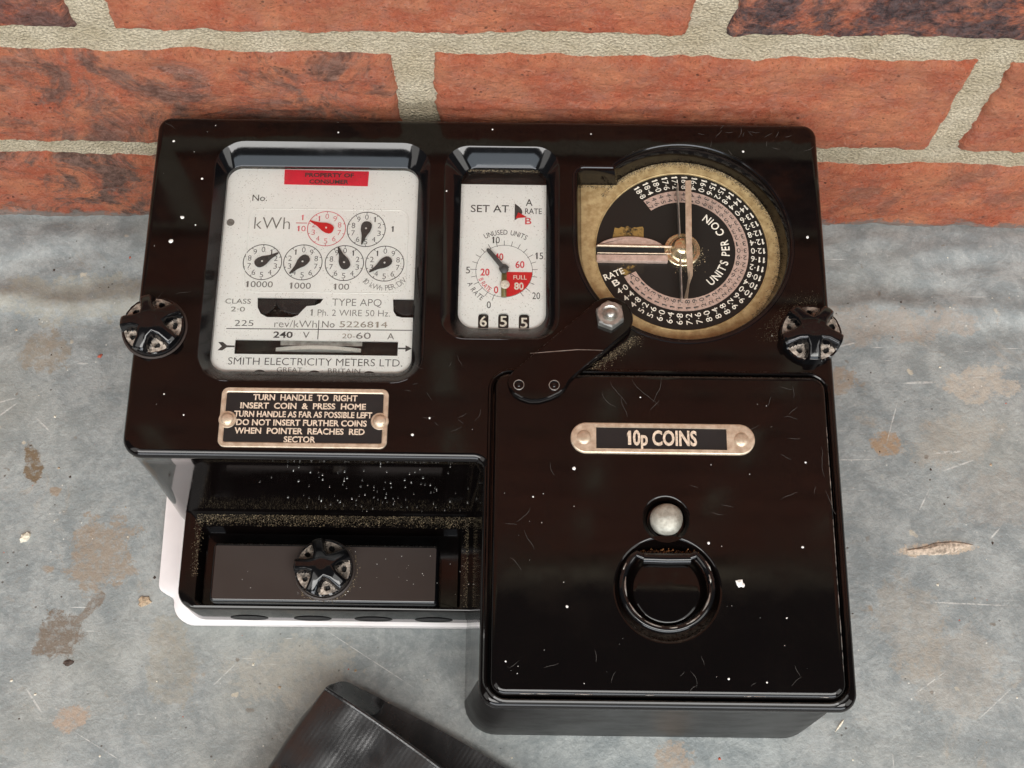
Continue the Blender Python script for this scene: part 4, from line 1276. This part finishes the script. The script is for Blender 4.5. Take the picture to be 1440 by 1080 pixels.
# ---- dust, paint flecks and scratches on the meter
def grain(g, x, y, z, s_):
    a = random.uniform(0, 6.3)
    p3 = [(x + s_ * cos(a + q * 2.09) * random.uniform(0.6, 1.2), y + s_ * sin(a + q * 2.09) * random.uniform(0.6, 1.2), z) for q in range(3)]
    g.add(p3 + [(x, y, z + s_ * random.uniform(0.5, 0.9))], [(0, 1, 3), (1, 2, 3), (2, 0, 3)], random.choice((0, 0, 0, 1, 1, 1, 1, 2)))
g = G()
for k_ in range(7000):     # along the terminal cover's top
    x = random.uniform(-131, -16); y = 132.8 - abs(random.gauss(0, 1.9)) - (0.3 if random.random() < .85 else random.uniform(0, 3))
    if y < 127.6: y = 127.6 + random.random()
    grain(g, x, y, 28.0, random.choice((0.08, 0.10, 0.13, 0.17, 0.22, 0.32)))
for k_ in range(1100):      # its right hand corner
    grain(g, -17.2 - abs(random.gauss(0, 0.9)), random.uniform(95, 130), 28.0, random.uniform(0.06, 0.24))
for k_ in range(300):
    grain(g, -130 + random.gauss(0, 0.9), random.uniform(106, 130), 28.0, random.uniform(0.1, 0.26))
for k_ in range(420):      # round the bottom knob
    t = random.uniform(-2.4, 0.9); r_ = 12.2 + abs(random.gauss(0, 0.8))
    grain(g, -75.5 + r_ * cos(t), 108.3 + r_ * sin(t), 34.2, random.uniform(0.1, 0.26))
for k_ in range(3200):     # rim of the dial recess
    t = random.uniform(-0.8, 2.5); r_ = 38.9 - abs(random.gauss(0, 0.9))
    if random.random() < 0.5: t = random.uniform(0.5, 2.3)
    grain(g, DC[0] + r_ * cos(t), DC[1] + r_ * sin(t), ZB, random.uniform(0.1, 0.32))
for k_ in range(200):
    grain(g, random.uniform(26.5, 39), 250.9 - abs(random.gauss(0, 0.6)), ZB, random.uniform(0.1, 0.3))
for k_ in range(1500):      # beside the lever and the right knob
    q = random.random(); x = 22 + q * 23 + abs(random.gauss(0, 2.2)); y = 165.5 + q * 18 - abs(random.gauss(0, 1.2))
    if y > 168: grain(g, x, y, ZF, random.uniform(0.05, 0.20))
for k_ in range(900):
    t = random.uniform(1.3, 3.3); r_ = 11.8 + abs(random.gauss(0, 3.2))
    x, y = 111.2 + r_ * cos(t), 184 + r_ * sin(t)
    if x < 117.5 and (x - DC[0]) ** 2 + (y - DC[1]) ** 2 > 45 ** 2 and y > 170: grain(g, x, y, ZF, random.uniform(0.04, 0.14))
for k_ in range(500):      # top edges of the panes
    x = random.uniform(-19, 11); grain(g, x, 256.0 - abs(random.gauss(0, 0.5)), 101.4, random.uniform(0.08, 0.25))
for k_ in range(300):
    x = random.uniform(-111, -41); grain(g, x, 255.7 - abs(random.gauss(0, 0.22)), 101.4, random.uniform(0.06, 0.2))
for k_ in range(260):      # under the hub
    t = random.uniform(-1.9, 0.2); r_ = 6.8 + abs(random.gauss(0, 1.5))
    grain(g, HX + r_ * cos(t), HY + r_ * sin(t), ZD, random.uniform(0.08, 0.3))
g.out("dust_grains", ['grain', 'grain_dark', 'grain_pale'], meter, kind='stuff', smooth=0)

g = G()
def fleck(x, y, z, r_):
    n = 7
    pts = [(x + r_ * cos(2 * pi * q / n) * random.uniform(0.7, 1.2), y + r_ * sin(2 * pi * q / n) * random.uniform(0.7, 1.2), z) for q in range(n)]
    g.add(pts + [(x, y, z + r_ * 0.35)], [(q, (q + 1) % n, n) for q in range(n)])
for x, y, r_ in ((-134.6, 263.5, 0.6), (-128.2, 230.2, 0.85), (-131.6, 220.0, 0.95), (-122, 247, 0.5), (-122.7, 227, 0.3), (-36, 143.5, 0.55), (-30, 150, 0.35), (-26.4, 243, 0.3), (90, 262, 0.5), (113, 225, 0.6), (-120, 150, 0.35), (-70, 268.3, 0.35), (-9, 270.5, 0.35), (30, 269, 0.3), (-128, 158, 0.3)):
    fleck(x, y, ZF, r_)
for x, y, r_ in ((22.6, 130.7, 0.75), (80.2, 90.0, 1.5), (81.3, 89.2, 0.9), (75, 57, 0.4), (103, 103, 0.5), (70, 104, 0.5), (20, 81, 0.5), (96, 78, 0.3), (8, 120, 0.35), (106, 134, 0.35), (47, 158, 0.3), (-1, 62, 0.35), (88, 56, 0.3)):
    fleck(x, y, ZDR, r_)
for k_ in range(36):
    x, y = random.uniform(-139, 117), random.uniform(138, 273)
    inw = any(a_[0] - 1 < x < a_[2] + 1 and a_[1] - 1 < y < a_[3] + 1 for a_ in (W1o, W2o)) or (x - DC[0]) ** 2 + (y - DC[1]) ** 2 < 45 ** 2 or (20 < x < 40 and 215 < y < 256)
    if x > -8 and y < 169 or inw or (-108 < x < -44 and y < 162): continue
    fleck(x, y, ZF, random.choice((0.07, 0.09, 0.12, 0.16)))
for k_ in range(36):
    x, y = random.uniform(-3, 112), random.uniform(54, 164)
    if (x - 55) ** 2 + (y - 88) ** 2 < 380 or (x - 55) ** 2 + (y - 112) ** 2 < 90 or (20 < x < 89 and 135 < y < 149) or (x < 24 and y > 153): continue
    fleck(x, y, ZDR, random.choice((0.06, 0.08, 0.10, 0.15)))
for k_ in range(40):
    x, z = random.uniform(-110, -14), random.uniform(40, 100)
    fleck(x, random.uniform(97, 118), 34.2, random.choice((0.08, 0.12, 0.16)))
for k_ in range(110):       # flecks on the shadowed wall above the terminal cover
    x, z = random.gauss(-48, 24), random.uniform(32, 98)
    if not -125 < x < -16: continue
    yy = 134.8 - 1.6 * (102.6 - z) / 102.1
    r_ = random.choice((0.06, 0.07, 0.09, 0.12, 0.2))
    n = 6
    pts = [(x + r_ * 1.6 * cos(2 * pi * q / n) * random.uniform(0.7, 1.2), yy - 0.12, z + r_ * sin(2 * pi * q / n) * random.uniform(0.7, 1.2)) for q in range(n)]
    g.add(pts + [(x, yy - 0.3, z)], [(q, (q + 1) % n, n) for q in range(n)])
g.out("paint_flecks", 'speck', meter, kind='stuff', smooth=0)

g = G()
def scratch(x, y, ang, ln, z, w2=0.10, wob=0.25):
    pts = []; a = ang
    n = 9
    for q in range(n):
        pts.append((x, y)); a += random.uniform(-wob, wob); x += ln / n * cos(a); y += ln / n * sin(a)
    strip(g, pts, [w2 * (0.15 + sin(pi * (q + 0.3) / n)) for q in range(n)], z)
for x, y, a, ln in ((36, 164, -1.0, 12), (40, 158, -1.35, 9), (44, 165, -0.9, 16), (55, 166, -1.7, 12), (54, 157, -2.2, 6), (33, 160, -1.7, 9), (95, 159, -2.0, 5), (98, 163, -0.4, 6), (103, 163, -1.2, 5), (99, 151, 0.1, 6), (101, 152, 1.2, 5),
                    (100, 143, 0.1, 5), (97, 137, -0.5, 5), (90, 148, -2.4, 9), (112, 140, -1.5, 13), (112.5, 124, -1.5, 11), (5, 108, -1.2, 9), (7, 116, -1.7, 8), (-2, 110, 0.2, 5), (0, 98, -0.3, 7), (96, 120, 0.6, 8), (30, 62, 1.4, 5), (35, 55, 1.6, 5), (64, 54, 1.3, 7),
                    (12, 60, 0.2, 6), (75, 118, -0.6, 5), (14, 133, -1.4, 6)):
    scratch(x, y, a, ln, ZDR + 0.03)
for k_ in range(10):
    scratch(random.uniform(0, 110), random.choice((random.uniform(52, 60), random.uniform(54, 134))), random.uniform(0, 6.3), random.uniform(2, 6), ZDR + 0.03, 0.09)
for k_ in range(4):
    scratch(random.uniform(-138, -120), random.uniform(140, 270), random.uniform(0, 6.3), random.uniform(2, 7), ZF + 0.03, 0.08)
for k_ in range(16):
    scratch(random.uniform(75, 116), random.uniform(262, 272), random.uniform(0, 6.3), random.uniform(2, 6), ZF + 0.03, 0.12)
for k_ in range(14):
    scratch(random.uniform(-40, -12), random.uniform(138, 176), random.uniform(0, 6.3), random.uniform(2, 6), ZF + 0.03, 0.08)
g.out("scratches", 'scratch', meter, kind='stuff', smooth=0)

# ================================================================== BLACK POUCH at the bottom edge
pouch = empty("pouch", (-50, 10, 0), "black leathercloth pouch lying open on the floor below the meter", "pouch")
def patch(name, fn, nu=26, nv=26, th=0.9, mat='vinyl'):
    top, bot = [], []
    e = 1e-3
    for j in range(nv + 1):
        for i in range(nu + 1):
            u, v = i / nu, j / nv
            p_ = Vector(fn(u, v))
            du = Vector(fn(u + e, v)) - Vector(fn(u - e, v)); dv = Vector(fn(u, v + e)) - Vector(fn(u, v - e))
            n_ = du.cross(dv)
            if n_.length > 0: n_.normalize()
            if n_.z < 0: n_ = -n_
            top.append(p_ + n_ * th / 2); bot.append(p_ - n_ * th / 2)
    W = nu + 1; f = []
    N = len(top)
    for j in range(nv):
        for i in range(nu):
            a = j * W + i
            f.append((a, a + 1, a + W + 1, a + W)); f.append((N + a, N + a + W, N + a + W + 1, N + a + 1))
    rim = [i for i in range(W)] + [j * W + nu for j in range(1, nv + 1)] + [nv * W + i for i in range(nu - 1, -1, -1)] + [j * W for j in range(nv - 1, 0, -1)]
    for k_ in range(len(rim)):
        a, b = rim[k_], rim[(k_ + 1) % len(rim)]
        f.append((a, N + a, N + b, b))
    return make(name, top + bot, f, mat, pouch, smooth=60)
A_, B_, C_, D_ = Vector((-73.1, 61.4, 29)), Vector((22, -3, 24)), Vector((-140, -42, 20)), Vector((-50, -92, 18))
def front(u, v):
    p_ = (A_ * (1 - u) + B_ * u) * (1 - v) + (C_ * (1 - u) + D_ * u) * v
    p_.z += 2.5 * sin(pi * min(1, max(0, u)) * 1.0) * (0.4 + 0.6 * v) - 10 * max(0, 0.10 - u) ** 1.0 * 2.0
    p_.z += 1.6 * noise.noise(Vector((u * 5, v * 3, 0))) + 0.9 * noise.noise(Vector((u * 14, v * 9, 4))) + 1.1 * math.exp(-((v - 0.22 - 0.25 * u) / 0.03) ** 2) - 0.9 * math.exp(-((v - 0.28 - 0.25 * u) / 0.04) ** 2)
    p_.y += 1.6 * sin(pi * u * 1.3) * (1 - v)
    return p_
A2, B2, C2, D2_ = Vector((-66.0, 66.0, 4)), Vector((40, 8, 2)), Vector((-132, -46, 3)), Vector((-30, -92, 2))
def back(u, v):
    p_ = (A2 * (1 - u) + B2 * u) * (1 - v) + (C2 * (1 - u) + D2_ * u) * v
    p_.y += 3.0 * sin(pi * u) * (1 - v)
    p_.z += 1.2 + 2.5 * max(0, 0.25 - v) * (1 - u)
    return p_
patch("back_sheet", back)
def gus(u, v):
    a = front(0, v); b = back(0, v)
    p_ = a * (1 - u) + b * u
    k_ = sin(pi * u)
    p_.x += -2.0 * k_ + 3.5 * k_ * max(0, 1 - v * 6)
    p_.y += 1.5 * k_
    return p_
def outer(u, v):
    if u > 0.3: return front((u - 0.3) / 0.7, v)
    q = u / 0.3
    p_ = back(0, v) * (1 - q) + front(0, v) * q
    k_ = abs(sin(pi * q)) ** 0.8
    p_ += Vector((-0.84, 0.545, 0)) * 4.2 * k_ * min(1, 0.35 + v * 5)
    p_.z += 1.5 * k_
    return p_
patch("front_sheet", outer, 60, 30)
g = G()
g.tube([front(q / 30, 0.0) + Vector((0, 0.2, 0.3)) for q in range(31)], 0.85, 8)
g.out("seam_edge", 'vinyl', pouch)
def pinch(u, v):
    a = front(0.0, 0.0); b = back(0.02, 0.0)
    p_ = a * (1 - u) + b * u
    inn = front(0.16, 0.0) * (1 - u) + back(0.14, 0.0) * u
    p_ = p_ * (1 - v) + inn * v
    p_.y += 2.2 * sin(pi * u) * (1 - v) - 2.5 * v * sin(pi * u)
    p_.z += 1.0 * sin(pi * u) * (1 - v) - 5.0 * v * sin(pi * u)
    return p_
patch("corner_fold", pinch, 12, 10, 0.8)

# ================================================================== crumbs on the floor
def crumb(name, x, y, sx, sy, h, rot, mat, label, cat, seed=0):
    rnd = random.Random(seed + int(x * 10))
    g = G()
    n = 11
    base = []
    for q in range(n):
        t = 2 * pi * q / n; k_ = rnd.uniform(0.75, 1.2)
        a, b = sx * cos(t) * k_, sy * sin(t) * k_
        base.append((x + a * cos(rot) - b * sin(rot), y + a * sin(rot) + b * cos(rot)))
    z0 = floor_z(x, y) - 0.3
    mid = [(x + (p[0] - x) * 0.85, y + (p[1] - y) * 0.85, z0 + h * rnd.uniform(0.7, 1.1)) for p in base]
    tp = [(x + (p[0] - x) * 0.4, y + (p[1] - y) * 0.4, z0 + h * rnd.uniform(1.0, 1.35)) for p in base]
    g.loft([z3(base, z0), mid, tp], cap1=True)
    o = g.out(name, mat, None, smooth=30)
    o['label'] = label; o['category'] = cat; o['group'] = 'loose chips and crumbs on the floor'
    return o
crumb("paint_chip", -212, 127.8, 2.6, 2.0, 1.6, 0.7, 'chip', "pale cream chip on the grey floor at the far left", "chip")
crumb("mortar_crumb", -148, 160, 2.2, 3.6, 2.0, 0.2, 'chip_dark', "dark brown lump on the floor against the meter's lower left side", "crumb")
crumb("mortar_crumb", -157.0, 100.5, 3.2, 2.4, 1.3, 0.4, 'chip_tan', "tan flaky crumb on the floor left of the white base plate", "crumb")
crumb("mortar_crumb", -186.5, 74.0, 2.4, 1.5, 0.9, 0.3, 'chip_dark', "small dark blob on the floor under the dark splash stain", "crumb")
crumb("wood_splinter", 188, 128, 14.5, 2.4, 1.6, 0.12, 'chip_mud', "long pale brown splinter on the floor to the right of the meter", "splinter")
crumb("wood_splinter", 139, 52.5, 4.0, 0.5, 0.7, 0.9, 'chip', "thin white sliver on the floor by the coin box's lower right corner", "splinter")
crumb("paint_chip", -189, 213, 1.3, 0.9, 0.8, 0.4, 'chip_red', "tiny reddish chip on the floor at the left near the wall", "chip")
crumb("paint_chip", -156, 176, 3.0, 1.5, 0.8, 0.2, 'chip', "yellowish flat chip on the floor left of the meter's lower corner", "chip")
g = G()
rnd = random.Random(3)
for k_ in range(520):
    x, y = rnd.uniform(-260, 260), rnd.uniform(0, 280)
    if -150 < x < 128 and y > 40 and not (x < -14 and y < 88): continue
    s_ = rnd.choice((0.2, 0.25, 0.3, 0.4, 0.6, 0.9)); z0 = floor_z(x, y) - 0.1; a = rnd.uniform(0, 6.3)
    p3 = [(x + s_ * cos(a + q * 1.57) * rnd.uniform(0.6, 1.3), y + s_ * sin(a + q * 1.57) * rnd.uniform(0.6, 1.3), z0) for q in range(4)]
    g.add(p3 + [(x, y, z0 + s_ * 0.8)], [(0, 1, 4), (1, 2, 4), (2, 3, 4), (3, 0, 4)], rnd.choice((0, 0, 1, 2, 2, 3)))
g.out("floor_grit", ['chip', 'chip_tan', 'chip_dark', 'chip_red'], None, kind='stuff', smooth=0)

bpy.data.objects.remove(_to)
